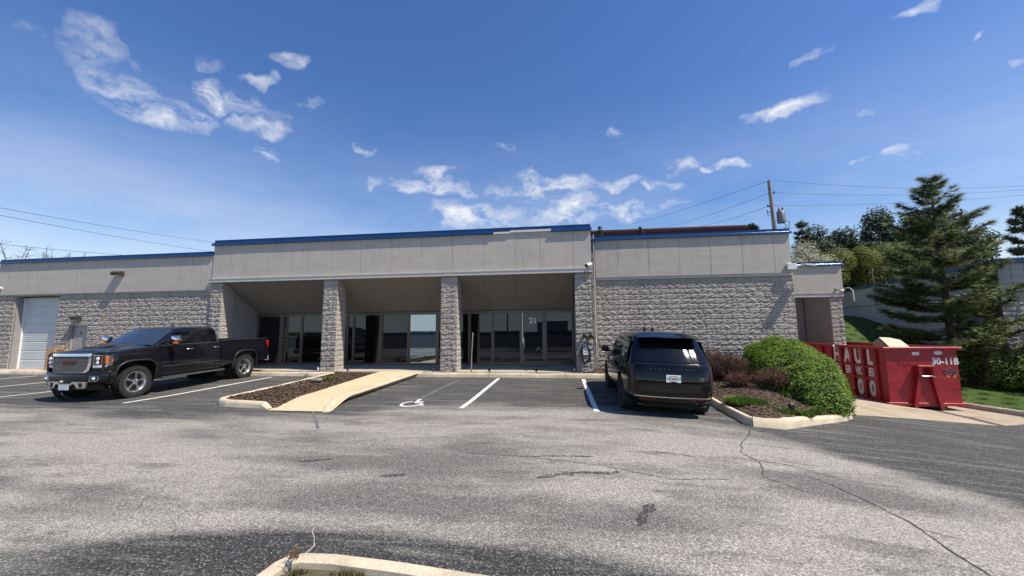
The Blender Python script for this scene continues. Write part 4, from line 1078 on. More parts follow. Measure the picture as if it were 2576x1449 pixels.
    # spoiler
    m=MB(); m.grid(lambda u,v:(lambda y:(-2.23+.30*v+.10*(abs(y)/.7)**2.5,y,1.745+.075*v-.03*(abs(y)/.72)**3))((-.70+1.40*u)),16,4); m.grid(lambda u,v:(lambda y:(-2.23+.14*v+.10*(abs(y)/.7)**2.5,y,1.744-.022*v-.03*(abs(y)/.72)**3))((-.70+1.40*u)),16,2); m.build('spoiler',T['suv_paint'],root,smooth=40)
    m=MB(); m.box(-2.225,-2.205,-.20,.20,1.728,1.738); m.build('brake_lamp_bar',T['darkred'],root)
    # side glass
    for s in (1,-1):
        for poly in ([(-1.95,1.225),(-1.72,1.225),(-1.62,1.66),(-1.82,1.66)],[(-1.66,1.225),(-.55,1.225),(-.55,1.68),(-1.56,1.68)],[(-.48,1.225),(.85,1.225),(.35,1.66),(-.48,1.68)]):
            m=MB(); m.prism([(x,s*(G(z)[2]+.007),z) for x,z in poly],(0,-s*.012,0)); m.build('side_window',T['autoglass'],root,fix=True)
        m=MB(); m.tube([(1.0,s*.945,1.19),(-1.6,s*.947,1.20),(-2.0,s*.925,1.20)],.012,6); m.build('belt_moulding',T['trimblack'],root)
        m=MB(); m.tube([(.86,s*.93,1.20),(.86,s*1.02,1.22)],.03,8); mr=m.build('mirror',T['suv_paint'],root,smooth=50)
        m=MB(); m.cbox(.76,.96,min(s*.99,s*1.22),max(s*.99,s*1.22),1.18,1.36,.05); m.build('mirror_cap',T['suv_paint'],mr,smooth=60)
        # vertical tail lamps let into the rear corners
        def RB(z,y,o):
            xr,xf,hw,rc=lerp_table(LV,z); hm=hw-.055-rc*1.1
            if abs(y)<=hm: return (xr+.05-.05*math.cos(PI/2*y/hm)-o,y,z)
            t=min((abs(y)-hm)/(rc*1.1),1); return (xr+.05+rc*(1-math.sin(math.acos(t)))-o*math.sin(math.acos(t)),math.copysign(abs(y)+o*t,y),z)
        m=MB(); m.grid(lambda u,v:RB(.66+.48*v,s*(.80+.075*u),.008),4,8); tl=m.build('tail_lamp',T['trimlamp'] if 'trimlamp' in T else T['trimblack'],root,smooth=50,fix=True)
        m=MB(); m.grid(lambda u,v:RB(.70+.40*v,s*(.835+.012*u),.012),2,6); m.build('lamp_strip',T['darkred'],tl)
        m=MB(); m.grid(lambda u,v:RB(.437+.030*v,s*(.36+.32*u),.012),6,2); m.build('reflector',T['darkred'],root,fix=True)
        m=MB(); m.cbox(-2.36,-2.26,min(s*.60,s*.74),max(s*.60,s*.74),.27,.315,.01); m.build('exhaust_tip',T['trimblack'],root)
    # tailgate detail
    m=MB()
    for y in (-.775,.775): m.grid(lambda u,v:RB(.56+.62*v,y+.006*u,.004),1,10)
    m.grid(lambda u,v:RB(1.168+.006*v,-.775+1.55*u,.004),20,1); m.grid(lambda u,v:RB(.555+.008*v,-.775+1.55*u,.004),20,1); m.grid(lambda u,v:RB(.770+.008*v,-.775+1.55*u,.004),20,1); m.build('tailgate_seam',T['dark'],root)
    m=MB(); m.grid(lambda u,v:RB(1.045+.045*v,-.62+1.24*u,.010+.006*math.sin(PI*v)),16,3); m.build('tailgate_bar',T['suv_paint'],root,smooth=50,fix=True)
    m=MB(); m.grid(lambda u,v:RB(.715+.018*v,-.60+1.2*u,.010),16,1); m.build('lower_bar',T['satin_black'] if 'satin_black' in T else T['trimblack'],root)
    m=MB(); m.grid(lambda u,v:RB(.475+.015*v,-.80+1.6*u,.012),16,1); m.build('bumper_strip',T['chrome'],root)
    m=MB(); m.grid(lambda u,v:RB(.31+.115*v,-.70+1.4*u,.004),12,2); m.build('rear_valance',T['trimblack'],root)
    for i,ch in enumerate('RANGE ROVER'):
        if ch==' ': continue
        y=.46-.092*i; p=RB(1.068,y,.020); text_mesh('lettering',ch,.055,T['lettergrey'],axes(p,(0,-1,0),(0,0,1)),root,.003)
    # number plate
    m=MB(); m.cbox(-2.528,-2.516,-.155,.155,.80,.955,.004); pl=m.build('number_plate',T['plate'],root)
    text_mesh('plate_text','14D',.092,T['plate_ink'],axes((-2.530,.083,.878),(0,-1,0),(0,0,1)),pl,.002,sx=.86); text_mesh('plate_text','RHT',.092,T['plate_ink'],axes((-2.530,-.087,.878),(0,-1,0),(0,0,1)),pl,.002,sx=.86)
    m=MB(); m.lathe([(0,-.002),(.026,-.002),(.026,0)],14,(-2.529,0,.875),'x'); m.build('plate_emblem',T['orange'],pl)
    m=MB(); m.box(-2.530,-2.527,-.085,.085,.812,.824); m.build('plate_footer',T['plate_ink'],pl); m=MB(); m.box(-2.530,-2.527,-.10,.10,.932,.938); m.build('plate_header',T['plate_ink'],pl)
    p=RB(.885,-.60,.010); m=MB(); m.lathe([(0,-.008),(.046,-.006),(.05,0)],20,(0,0,0),'x'); m.v=[(p[0]+v[0],p[1]+v[1],p[2]+v[2]*.62) for v in m.v]; bd=m.build('badge_oval',T['satin_chrome'],root,smooth=40)
    m=MB(); m.lathe([(0,-.0095),(.036,-.009),(.037,0)],20,(0,0,0),'x'); m.v=[(p[0]+v[0],p[1]+v[1],p[2]+v[2]*.60) for v in m.v]; m.build('badge_centre',T['trimblack'],bd)
    for y in (-.02,.20):
        m=MB(); m.lathe([(0,.10),(.035,.09),(.05,.05),(.052,0)],14,(0,y-.1,1.855),'z'); m.build('roof_pod',T['trimblack'],root,smooth=50)
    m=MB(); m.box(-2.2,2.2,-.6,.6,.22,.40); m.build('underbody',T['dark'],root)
    for c in AX:
        for s in (1,-1): wheel(root,c,s*.855,s,R,.285,.285,T['trimblack'],spokes=5,tread=0,twin=True)
    return root
suv=make_suv()
suv.location=(2.17,-3.70,-.125); suv.scale=(.94,.93,.955)
suv.rotation_euler=(Matrix.Rotation(math.radians(2.4),4,'Y') @ Matrix.Rotation(math.radians(.9),4,'X') @ Matrix.Rotation(math.radians(90),4,'Z')).to_euler()
tag(suv,'glossy black sport utility vehicle with white licence plate, parked nose-in by planted island','suv')
# ---------------------------------------------------------------- red roll-off dumpster
def mat_redsteel():
    n=NT('red_steel'); a=n.noise(1.3,5,.6); s=n.noise(9,6,.7,stretch=(1,1,.3)); c=n.ramp(a,[(.3,(.25,.010,.016)),(.7,(.38,.014,.024))]); c=n.mix(n.math('MULTIPLY',n.ramp(s,[(.52,0),(.64,1)]),.62),c,(.11,.022,.018)); sc=n.noise(26,5,.75,stretch=(.35,.35,1.6)); c=n.mix(n.math('MULTIPLY',n.ramp(sc,[(.62,0),(.68,1)]),.5),c,(.30,.13,.11)); n.set('Base Color',c).set('Roughness',n.ramp(a,[(.3,.38),(.7,.55)])); n.bump(n.noise(2.6,3),.55,.05); return n.m
T['redsteel']=mat_redsteel(); T['rust']=M('rusty_steel',(.10,.035,.022),.8,var=.4,vscale=8)
T['stencil']=mat_paint_worn('white_stencil',(.66,.64,.62),.30); T['scribble']=M('purple_scribble',(.25,.13,.22),.7); T['yellowmark']=M('yellow_mark',(.45,.34,.06),.7)
def make_dumpster():
    root=empty('roll_off_dumpster'); Wd=2.14; L_=5.6; H0=.16; H1=1.98; hw=Wd/2
    # local: +x right, front face at y=0, length runs to +y
    m=MB(); t=.04
    m.box(-hw,hw,0.0,t,H0,H1); fr=m.build('front_wall',T['redsteel'],root)
    for s in (-1,1):
        m=MB(); m.box(min(s*hw,s*(hw-t)),max(s*hw,s*(hw-t)),t+.001,L_-t,H0+.0,H1); sd=m.build('side_wall',T['redsteel'],root)
        y=.42; 
        for k in range(10):
            yy=.42+k*.56
            if yy>L_: break
            m=MB(); x0=s*hw; x1=s*(hw+.085); m.cbox(min(x0,x1),max(x0,x1),yy-.062,yy+.062,H0+.02,H1-.02,.012); m.build('rib',T['redsteel'],sd)
        m=MB(); x0=s*(hw-.02); x1=s*(hw+.11); m.cbox(min(x0,x1),max(x0,x1),-.03,L_,H1-.01,H1+.09,.015); m.build('top_rail',T['redsteel'],sd)
        m=MB(); m.cbox(min(x0,s*(hw+.10)),max(x0,s*(hw+.10)),0.02,L_,H0-.05,H0+.06,.012); m.build('bottom_rail',T['redsteel'],sd)
        m=MB(); m.cbox(min(x0,s*(hw+.06)),max(x0,s*(hw+.06)),.42,L_-.1,H0+.72,H0+.80,.01); m.cbox(min(x0,s*(hw+.06)),max(x0,s*(hw+.06)),.42,L_-.1,H0+1.14,H0+1.20,.01); m.build('mid_rail',T['redsteel'],sd)
        m=MB(); m.box(min(s*.38,s*.46),max(s*.38,s*.46),-.05,L_-.3,0.03,H0); m.build('skid_rail',T['redsteel'],root)
        m=MB(); m.lathe([(0,-.09),(.085,-.09),(.085,.09),(0,.09)],16,(s*.55,.12,.06),'x'); m.build('roller',T['rust'],root,smooth=40)
    m=MB(); m.box(-hw,hw,L_-t,L_,H0,H1); m.build('rear_wall',T['redsteel'],root)
    m=MB(); m.box(-hw+.001,hw-.001,.01,L_-.01,H0-.02,H0+.03); m.build('floor',T['redsteel'],root)
    m=MB(); m.cbox(-hw-.12,hw+.12,-.09,.06,H1-.0,H1+.09,.015); m.build('front_rail',T['redsteel'],root)
    m=MB(); m.cbox(-hw-.10,hw+.12,-.05,.02,H0-.04,H0+.06,.01); m.build('front_sill',T['redsteel'],root)
    # A-frame with hook pocket
    m=MB()
    for s in (-1,1):
        m.prism([(s*.10,-.16,1.42),(s*.20,-.16,1.42),(s*.46,-.10,.02),(s*.34,-.10,.02)],(0,.17 if True else 0,0))
    m.build('a_frame',T['redsteel'],root,fix=True)
    m=MB(); m.prism([(-.34,-.035,.10),(.34,-.035,.10),(.12,-.035,1.15),(-.12,-.035,1.15)],(0,.03,0)); m.build('gusset_plate',T['redsteel'],root,fix=True)
    m=MB(); m.cbox(-.26,.22,-.20,.0,1.41,1.46,.01); m.cbox(-.25,-.17,-.18,.0,1.10,1.41,.01); m.cbox(.16,.22,-.18,0,1.10,1.41,.01); hk=m.build('hook_pocket',T['redsteel'],root)
    m=MB(); m.tube([(-.20,-.14,1.12),(-.05,-.17,1.10),(.10,-.17,1.12),(.24,-.14,1.08)],.022,8); m.build('hook_bar',T['satin_chrome'],hk,smooth=50)
    # lettering
    F=lambda x,z:axes((x,-.006,z),(1,0,0),(0,0,1))
    text_mesh('stencil_number','30-11B',.30,T['stencil'],F(.70,1.58),root,.004,bold=.012,sx=.92)
    m=MB(); m.box(-.26,-.05,-.006,0,1.79,1.90); m.build('sticker',T['stencil'],root)
    m=MB(); m.lathe([(0,-.007),(.13,-.006),(.13,0)],24,(0,0,0),'y'); m.v=[(v[0]+.52,v[1],v[2]*.5+1.87) for v in m.v]; m.build('oval_sticker',T['stencil'],root)
    rn=random.Random(4)
    for k in range(3):
        pts=[(.60+.05*i+rn.uniform(-.02,.02),-.008,1.33-.07*k+.05*math.sin(i*2.1+k)+rn.uniform(-.015,.015)) for i in range(9)]
        m=MB(); m.tube(pts,.008,4); m.build('scribble',T['scribble'],root)
    for x in (.74,.93): m=MB(); m.box(x-.03,x+.03,-.006,0,1.05,1.14); m.build('yellow_mark',T['yellowmark'],root)
    pts=[(-.75+.04*i,-.008,1.55+.06*math.sin(i*1.7)-.012*i) for i in range(10)]; m=MB(); m.tube(pts,.006,4); m.build('scribble',T['rust'],root)
    SX=-hw-.004
    def sideT(y,z): return axes((SX,y,z),(0,-1,0),(0,0,1))
    for ch,y,z,sz,sx in (('L',.70,1.66,.76,.72),('U',1.26,1.66,.76,.70),('A',1.82,1.66,.76,.64),('H',2.38,1.66,.76,.68),('ES',.69,1.13,.42,.62),('VIC',1.27,1.13,.42,.52),('ER',1.82,1.13,.42,.62),('S',2.38,1.13,.42,.7),('0',.70,.54,.74,.72),('0',1.26,.54,.74,.72)):
        text_mesh('stencil_letter',ch,sz,T['stencil'],sideT(y,z),root,.004,bold=.034 if sz>.5 else .018,sx=sx)
    return root
dump=make_dumpster()
DX,DY=12.02,.50
dump.location=(DX,DY,g(DX,DY)+.008)
tag(dump,'red steel roll-off dumpster with white stencilled letters on the concrete pad','dumpster')
def open_box(name,loc,rz,sx,sy,sz,label,tilt=0,lid=True):
    r=empty(name,loc,rz); r.rotation_euler=(tilt,0,rz); t=.01
    m=MB(); m.ring([(-sx/2,-sy/2,0),(sx/2,-sy/2,0),(sx/2,sy/2,0),(-sx/2,sy/2,0)],[(-sx/2+t,-sy/2+t,0),(sx/2-t,-sy/2+t,0),(sx/2-t,sy/2-t,0),(-sx/2+t,sy/2-t,0)],(0,0,sz)); m.box(-sx/2,sx/2,-sy/2,sy/2,-.005,.012); m.build('carton',T['cardboard'],r,fix=True)
    if lid:
        for a,b,c in (((-sx/2,-sy/2,sz),(sx/2,-sy/2,sz),(0,-sy*.28,sz*.35)),((-sx/2,sy/2,sz),(sx/2,sy/2,sz),(0,sy*.3,sz*.25))):
            a=Vector(a);b=Vector(b);c=Vector(c); m=MB(); m.prism([a,b,b+c,a+c],(0,0,.008)); m.build('flap',T['cardboard'],r,fix=True)
    tag(r,label,'box'); return r
T['palecard']=M('pale_cardboard',(.72,.60,.42),.9,var=.08,vscale=3)
cb=empty('cardboard_sheet',(DX-.30,DY+.45,g(DX,DY)+1.93),0); m=MB(); m.prism([(-.26,-.15,-.02),(.40,-.15,-.02),(.26,.22,.36),(-.04,.28,.44),(-.36,.30,.46)],(0,.015,.006)); m.build('sheet',T['palecard'],cb,fix=True); m=MB(); m.prism([(-.36,.32,.44),(-.28,-.1,-.04),(-.40,.35,-.1),(-.52,.45,.24)],(-.01,.0,.0)); m.build('flap',T['cardboard'],cb,fix=True)
tag(cb,'pale cardboard sheet sticking up out of the red dumpster','cardboard')
cb=empty('cardboard_scrap',(DX-1.0,DY+2.2,g(DX,DY)+1.86)); m=MB(); m.prism([(-.25,0,0),(.25,0,.02),(.25,.1,.22),(-.25,.1,.20)],(0,.015,0)); m.build('sheet',T['palecard'],cb,fix=True)
tag(cb,'small pale cardboard scrap showing over the dumpster side rail','cardboard')
m=MB()
for i in range(90):
    rn=random.Random(i); x=rn.uniform(-.95,.95); y=rn.uniform(.2,5.2); s_=rn.uniform(.12,.35); z=rn.uniform(1.35,1.62); a=rn.uniform(0,3); ca,sa=math.cos(a)*s_,math.sin(a)*s_
    m.add([(x-ca,y-sa,z),(x+sa,y-ca,z+.05),(x+ca,y+sa,z+rn.uniform(0,.1)),(x-sa,y+ca,z-.02)],[(0,1,2,3)])
rb_=m.build('rubbish',T['cardboard']); rb_.location=dump.location; tag(rb_,'loose brown rubbish filling the red dumpster','rubbish',kind='stuff')
# ---------------------------------------------------------------- fixtures on the facade
def wall_pack(loc,label,s=1.0,group=None):
    r=empty('wall_light',loc); m=MB()
    m.prism([(-.20*s,0,0),(-.20*s,-.24*s,.04*s),(-.20*s,-.26*s,.13*s),(-.20*s,-.20*s,.20*s),(-.20*s,0,.22*s)],(.40*s,0,0)); m.build('housing',T['lamp_body'],r,fix=True)
    m=MB(); m.prism([(-.16*s,-.03*s,.0),(-.16*s,-.232*s,.033*s),(.16*s,-.232*s,.033*s),(.16*s,-.03*s,.0)],(0,0,-.012)); m.build('lens',T['lens'],r,fix=True)
    tag(r,label,'wall light'); return r
wall_pack((-19.42,.03,4.20),'brown box wall light on the plain fascia above the truck')
wall_pack((-21.48,.10,2.28),'brown box wall light right above the steel side door',.85)
def bullet_cam(loc,label,rz=0,tilt=-.2):
    r=empty('security_camera',loc,rz); m=MB(); m.lathe([(.045,0),(.045,-.02),(.02,-.03),(.018,-.09)],14,(0,0,0),'y'); m.build('mount',T['white'],r,smooth=40)
    m=MB(); d=Vector((-.6,-.75,-.28)).normalized(); p=Vector((0,-.09,0)); m.tube([p-d*.07,p-d*.068,p+d*.12,p+d*.13],[.02,.042,.045,.042],14); bo=m.build('camera_body',T['white'],r,smooth=40)
    m=MB(); m.tube([p+d*.125,p+d*.15],[.043,.040],14); m.build('lens_ring',T['black'],bo,smooth=40)
    tag(r,label,'security camera'); return r
c1=bullet_cam((1.02,-.005,4.06),'white bullet security camera at the right end of the tall fascia'); c1.scale=(1.5,1.5,1.5)
c2=bullet_cam((-25.8,.02,3.80),'white bullet security camera above the overhead door',.2); c2.scale=(1.5,1.5,1.5)
c3=bullet_cam((12.45,4.95,3.38),'white bullet security camera above the set-back annex pillar',2.1); c3.scale=(1.8,1.8,1.8)
m=MB(); m.tube([(-.03,0,0),(-.3,0.0,.02),(-.36,-.02,-.05),(-.38,0,-.32)],.014,6); m.build('cable',T['trim'],c3,smooth=40)
# flood light with junction box at the corner of the right wing
r=empty('flood_light',(8.70,1.39,3.92)); m=MB(); m.cbox(-.17,.15,-.11,0,-.05,.19,.01); m.build('junction_box',T['white'],r)
m=MB(); m.tube([(.15,-.06,.08),(.30,-.14,.09),(.42,-.2,.06)],.028,8); m.build('arm',T['white'],r,smooth=40)
m=MB(); m.prism([(.30,-.10,.10),(.62,-.10,.06),(.62,-.42,.02),(.30,-.42,.06)],(0,.0,.07)); hd=m.build('lamp_head',T['white'],r,fix=True)
m=MB(); m.prism([(.33,-.13,.088),(.59,-.13,.05),(.59,-.39,.012),(.33,-.39,.045)],(0,0,.01)); m.build('lens',T['lamp_body'],hd,fix=True)
tag(r,'white flood light with square junction box on the right corner of the building','flood light')
# charger on the pillar
r=empty('ev_charger',(.78,-.0,.60)); 
def rr(w,h,n=6,rc=.05):
    P=[]
    for cx,cz,a0 in ((w-rc,h-rc,0),(-w+rc,h-rc,90),(-w+rc,-h+rc,180),(w-rc,-h+rc,270)):
        for k in range(n+1): a=math.radians(a0+90*k/n); P.append((cx+rc*math.cos(a),cz+rc*math.sin(a)))
    return P
m=MB(); m.prism([(x,-.02,.36+z) for x,z in rr(.105,.20)],(0,.05,0)); m.build('back_plate',T['black'],r,fix=True)
m=MB(); m.prism([(x,-.11,.34+z) for x,z in rr(.082,.185)],(0,.09,0)); bd=m.build('charger_body',T['white'],r,fix=True)
m=MB(); m.box(-.035,.025,-.114,-.109,.43,.50); m.build('logo_square',T['black'],bd); m=MB(); m.box(-.022,.012,-.1155,-.1135,.445,.485); m.build('logo_mark',T['white'],bd)
m=MB(); m.box(-.05,.05,-.113,-.109,.25,.258); m.box(-.045,.045,-.113,-.109,.36,.372); m.build('print_lines',T['lamp_body'],bd)
m=MB()
for k in range(6):
    a=.135+.009*k; b_=.28+.012*(k%3)
    m.tube([(a*math.sin(2*PI*i/26)*(1+.04*math.sin(k+i)),-.05-.014*k,.20+b_*math.cos(2*PI*i/26)-.04*(k%2)) for i in range(27)],.012,6,False)
m.tube([(.03,-.08,.12),(.10,-.12,-.05),(.05,-.12,-.14),(-.06,-.10,-.05)],.012,6)
m.build('cable_coil',T['black'],r,smooth=50)
for dx in (0.0,.22):
    m=MB(); m.cbox(dx-.07,dx+.03,-.10,0.02,.78,.92,.02); m.tube([(dx-.02,-.06,.86),(dx+.08,-.18,.80),(dx+.10,-.17,.74)],[.05,.045,.03],10); ho=m.build('plug_holster',T['black'],r,smooth=45)
    m=MB(); m.tube([(dx+.09,-.17,.75),(dx+.13,-.14,.62),(dx+.17-.1*(dx==0),-.10,.40),(dx+.12-.1*(dx==0),-.08,.2)],.011,6); m.build('plug_cable',T['black'],ho,smooth=50)
tag(r,'white wall charger with coiled black cable on the end pillar','charger')
# leaning metal pole by the porch
r=empty('metal_pole',(-3.42,-.25,.10)); m=MB(); m.tube([(0,0,0),(.03,-.01,.75),(.075,-.02,1.5)],.026,10); m.build('tube',T['satin_chrome'],r,smooth=50); m=MB(); m.lathe([(.06,0),(.06,.02),(.03,.04)],12,(0,0,0),'z'); m.build('foot_plate',T['rust'],r)
tag(r,'thin grey metal pole leaning upright in front of the middle porch windows','pole')
def spot(x,y,label,rz=0):
    r=empty('path_spotlight',(x,y,.11),rz); m=MB(); m.tube([(0,0,0),(0,0,.07)],.012,6); m.build('stake',T['black'],r); m=MB(); m.tube([(-.03,-.02,.07),(.03,.04,.15)],[.035,.042],10); m.build('lamp_head',T['black'],r,smooth=40); tag(r,label,'spotlight','black ground spotlights along the porch kerb')
for x,w_ in ((-8.35,'beside the ramp bed'),(-4.9,'left of the middle pillar'),(-2.75,'right of the leaning pole'),(-1.0,'in front of the numbered door'),(.35,'left of the charger pillar')): spot(x,-.22,'small black ground spotlight in the porch mulch strip '+w_,x)
m=MB(); m.lathe([(0,0),(.05,.0),(.06,.06),(.04,.12),(0,.13)],14,(0,0,0),'z'); o=m.build('white_bottle',T['white'],None,smooth=40); o.location=(-9.78,.10,.14); tag(o,'small white fitting on the ground left of the first porch pillar','fitting')
open_box('cardboard_box',(-22.08,-.20,.12),.15,.36,.36,.98,'tall narrow brown cardboard box standing right of the overhead door',lid=False)
b2=open_box('cardboard_box',(-21.62,-.10,.12),-.1,.5,.4,.90,'wider brown cardboard box standing in front of the steel door',0,False)
# ---------------------------------------------------------------- utility pole and wires
T['wood']=M('weathered_wood',(.23,.205,.17),.9,var=.25,vscale=3,bump=.4,bscale=12); T['steelgrey']=M('galvanised_grey',(.19,.20,.20),.5,.4); T['wire']=M('wire',(.03,.03,.032),.6)
PXY=(16.45,17.1); gp=g(*PXY)
up_=empty('utility_pole',(PXY[0],PXY[1],gp)); m=MB(); m.tube([(0,0,-.3),(0,0,6),(-.15,0,13.1-gp)],[.17,.15,.115],12); m.build('pole_shaft',T['wood'],up_,smooth=50)
zt=13.1-gp
m=MB(); m.lathe([(0,-.45),(.28,-.45),(.29,-.4),(.29,.42),(.25,.47),(0,.5)],18,(.52,.0,zt-2.95),'z'); tf=m.build('transformer',T['steelgrey'],up_,smooth=40)
m=MB(); m.lathe([(.05,0),(.07,.1),(.04,.2),(.03,.26)],10,(.45,.1,zt-2.45),'z'); m.lathe([(.05,0),(.07,.1),(.04,.2),(.03,.26)],10,(.60,-.1,zt-2.45),'z'); m.build('bushing',T['lamp_body'],tf,smooth=40)
m=MB(); m.tube([(.75,0,zt-3.2),(1.1,0,zt-3.3),(1.0,0,zt-3.8),(.6,0,zt-4.2)],.025,6); m.tube([(.6,0,zt-3.4),(.85,0,zt-3.6),(.5,0,zt-4.3)],.025,6); m.tube([(.45,0,zt-2.3),(.25,0,zt-2.0),(-.1,0,zt-1.7)],.012,5); m.build('lead_cable',T['wire'],up_,smooth=50)
for dz,sx_ in ((-.05,0),(-1.0,1),(-2.05,-1)):
    m=MB(); m.tube([(-.1,0,zt+dz-.05),(sx_*.22-.1,0,zt+dz)],.03,6); m.lathe([(.03,-.1),(.06,-.05),(.06,.05),(.03,.1)],10,(sx_*.26-.1,0,zt+dz+.06),'z'); m.build('insulator',T['lamp_body'],up_,smooth=40)
m=MB(); m.tube([(-.1,0,zt-2.55),(-.35,0,zt-2.5),(-.5,-.05,zt-2.35),(-.42,-.05,zt-2.8),(-.3,0,zt-2.75)],.025,6); m.build('fuse_cutout',T['lamp_body'],up_)
tag(up_,'weathered wooden utility pole with grey transformer behind the right wing','utility pole')
def wire(p,q,sag,label,group,r=.016):
    p=Vector(p);q=Vector(q); n=18; m=MB(); m.tube([p.lerp(q,i/n)-Vector((0,0,sag*4*(i/n)*(1-i/n))) for i in range(n+1)],r,5); o=m.build('power_line',T['wire'],None,smooth=60); tag(o,label,'power line',group); return o
for k,(dz,q,sg) in enumerate(((.0,(9.66,55.9,20.0),.4),(-1.0,(17.2,56.9,19.7),.4),(-2.0,(22.2,57.6,19.7),.4))):
    wire((PXY[0]-.25,PXY[1],13.1+dz),q,sg,('topmost','middle','lowest')[k]+' of the thin black power lines from the wooden pole back over the roof','power lines behind the wooden pole',.014)
for k,(dz,q,sg) in enumerate(((.05,(52,31.0,16.3),.7),(-.95,(52,31.0,16.0),.6),(-2.0,(52,31,15.4),.4),(-3.7,(52,31,10.8),.3))):
    wire((PXY[0]+.1,PXY[1],13.1+dz),q,sg,('topmost','second highest','third highest','lowest')[k]+' of the thin black power lines from the wooden pole towards the lawn pine','power lines above the lawn pine',.012)
for k,(p,q) in enumerate((((-50.5,2.0,9.2),(-66,46,14.9)),((-48,2.0,11.9),(-57,46,15.3)),((-48,2.0,12.2),(-56,46,16.9)))):
    wire(p,q,.5,('lowest','middle','highest')[k]+' of the thin black power lines sloping down to the low left wing roof','power lines over the low left wing',.019)
# ---------------------------------------------------------------- neighbouring building (rotated)
nb=empty('neighbour_building',(18.53,4.48,0),math.radians(-13)); tag(nb,'grey neighbouring building with tile-scored fascia and blue coping behind the pine','building')
T['tilewall']=M('scored_block_paint',(.42,.395,.36),.85,var=.07,vscale=3); T['palewall']=M('pale_render',(.46,.43,.385),.9,var=.06,vscale=1)
zb=-1.2
m=MB(); m.box(.25,26,.25,22,zb,4.2); m.box(.06,.3,1.2,22,zb,3.1); m.build('wall',T['palewall'],nb)
m=MB(); m.box(.02,26,.02,.3,3.12,4.36); m.box(.02,.3,.02,22,3.12,4.36); m.build('fascia_backing',T['mortar'],nb)
me_=None
for i in range(12):
    for k in range(4):
        m=MB(); m.cbox(i*.41+.0,i*.41+.40,-.0,.03,3.12+k*.31,3.12+k*.31+.302,.008); m.build('tile',T['tilewall'],nb)
for i in range(24):
    m=MB(); m.cbox(-.012,.02,.04+i*.41,.04+i*.41+.40,3.12,4.36,.006); m.build('tile',T['tilewall'],nb)
m=MB(); m.box(5.0,26,-.0,.03,3.12,4.36); m.build('fascia_sheet',T['tilewall'],nb)
m=MB(); m.box(-.012,.02,9.9,22,3.12,4.36); m.build('fascia_sheet',T['tilewall'],nb)
m=MB(); m.box(-.09,26,-.09,-.0,4.30,4.40); m.box(-.03,26,-.03,.3,4.40,4.53); m.box(-.09,-.013,-.0,22,4.30,4.40); m.box(-.03,.3,.3,22,4.40,4.53); m.build('coping',T['blue'],nb)
m=MB(); m.box(.02,.66,.06,.6,zb,3.10); pl=m.build('pillar',T['mortar'],nb); stuff=MB()
for c in range(19):
    z=3.09-(c+1)*CH; variants(.42); variants(.24,True,.5)
    for kk,x in (((.42,False,.10),.0),((.24,True,.5),.42)):
        bb=VAR[kk][rb.randrange(8)]; stuff.add([(v[0]+x,v[1]+.04,v[2]+z) for v in bb.v],bb.f)
o=stuff.build('blockwork',T['stone'],pl); o['kind']='stuff'
m=MB(); m.box(.68,6,.9,1.0,zb,3.1); m.build('glazing',T['glass'],nb)
m=MB(); m.tube([(-.02,9.6,2.6),(-.15,9.6,3.0),(-.15,9.6,5.6)],.03,8); m.build('mast_pipe',T['steelgrey'],nb)
# red-roofed hall behind
rh=empty('hall',(14,40,0)); tag(rh,'large hall with maroon metal roof edge rising behind the right wing','building')
T['maroon']=M('maroon_metal',(.085,.022,.020),.5,.2); T['cream']=M('cream_wall',(.50,.47,.40),.8)
zl,zr=13.95,14.75
m=MB(); m.prism([(-14,-4.5,4),(11,-1.2,4),(11,-1.2,14.3),(-14,-4.5,13.5)],(0,14,0)); m.build('wall',T['cream'],rh,fix=True)
for k in range(3):
    z0=13.50+k*.27; m=MB(); m.prism([(-14.3,-4.8-.1*k,z0),(11.3,-1.4-.1*k,z0+.75),(11.3,-1.4-.1*k,z0+.99),(-14.3,-4.8-.1*k,z0+.24)],(0,.4,0)); m.build('roof_edge',T['maroon'],rh,fix=True)
m=MB(); m.prism([(-14.3,-4.5,14.25),(11.3,-1.2,15.0),(11.3,12,15.2),(-14.3,10,14.4)],(0,0,.05)); m.build('roof',T['maroon'],rh,fix=True)
# ---------------------------------------------------------------- across the lot (seen in the glass)
ob=empty('opposite_building',(-6,-38,-3.75)); tag(ob,'low grey building with blue coping across the lot, mirrored in the porch windows','building')
m=MB(); m.box(-34,34,-14,0,-.2,4.6); m.build('wall',T['smooth_wall'],ob); m=MB(); m.box(-34,34,.0,.05,0,2.4); m.build('lower_wall',T['mortar'],ob); m=MB(); m.box(-34.1,34.1,-.3,.12,4.6,5.0); m.build('coping',T['blue'],ob)
m=MB(); m.cbox(2,6,-6,-3.5,4.6,6.6,.05); m.build('rooftop_unit',T['steelgrey'],ob); m=MB(); m.tube([(-4.5,-16,0),(-4.5,-16,12)],.16,8); m.build('pole_shaft',T['wood'],ob)
vx=empty('white_van',(-34.5,-27,g(-34.5,-27)),0); tag(vx,'white panel van parked across the lot, mirrored in the left porch window','van')
m=MB(); P=[(-2.9,.45),(-2.9,2.5),(-2.6,2.62),(1.0,2.62),(1.5,2.5),(2.25,1.45),(2.85,1.2),(2.95,.9),(2.95,.45)]; m.prism([(x,-1,z) for x,z in P],(0,2,0)); m.build('body',T['white'],vx,fix=True)
m=MB(); m.prism([(1.28,1.006,1.5),(1.05,1.006,2.3),(1.45,1.006,2.3),(2.0,1.006,1.5)],(0,-.01,0)); m.prism([(.15,1.006,1.5),(.15,1.006,2.3),(.95,1.006,2.3),(1.18,1.006,1.5)],(0,-.01,0)); m.build('side_window',T['autoglass'],vx,fix=True)
for x in (-1.8,1.95):
    for s in (1,-1): wheel(vx,x,s*.88,s,.34,.22,.20,T['satin_chrome'],tread=0)
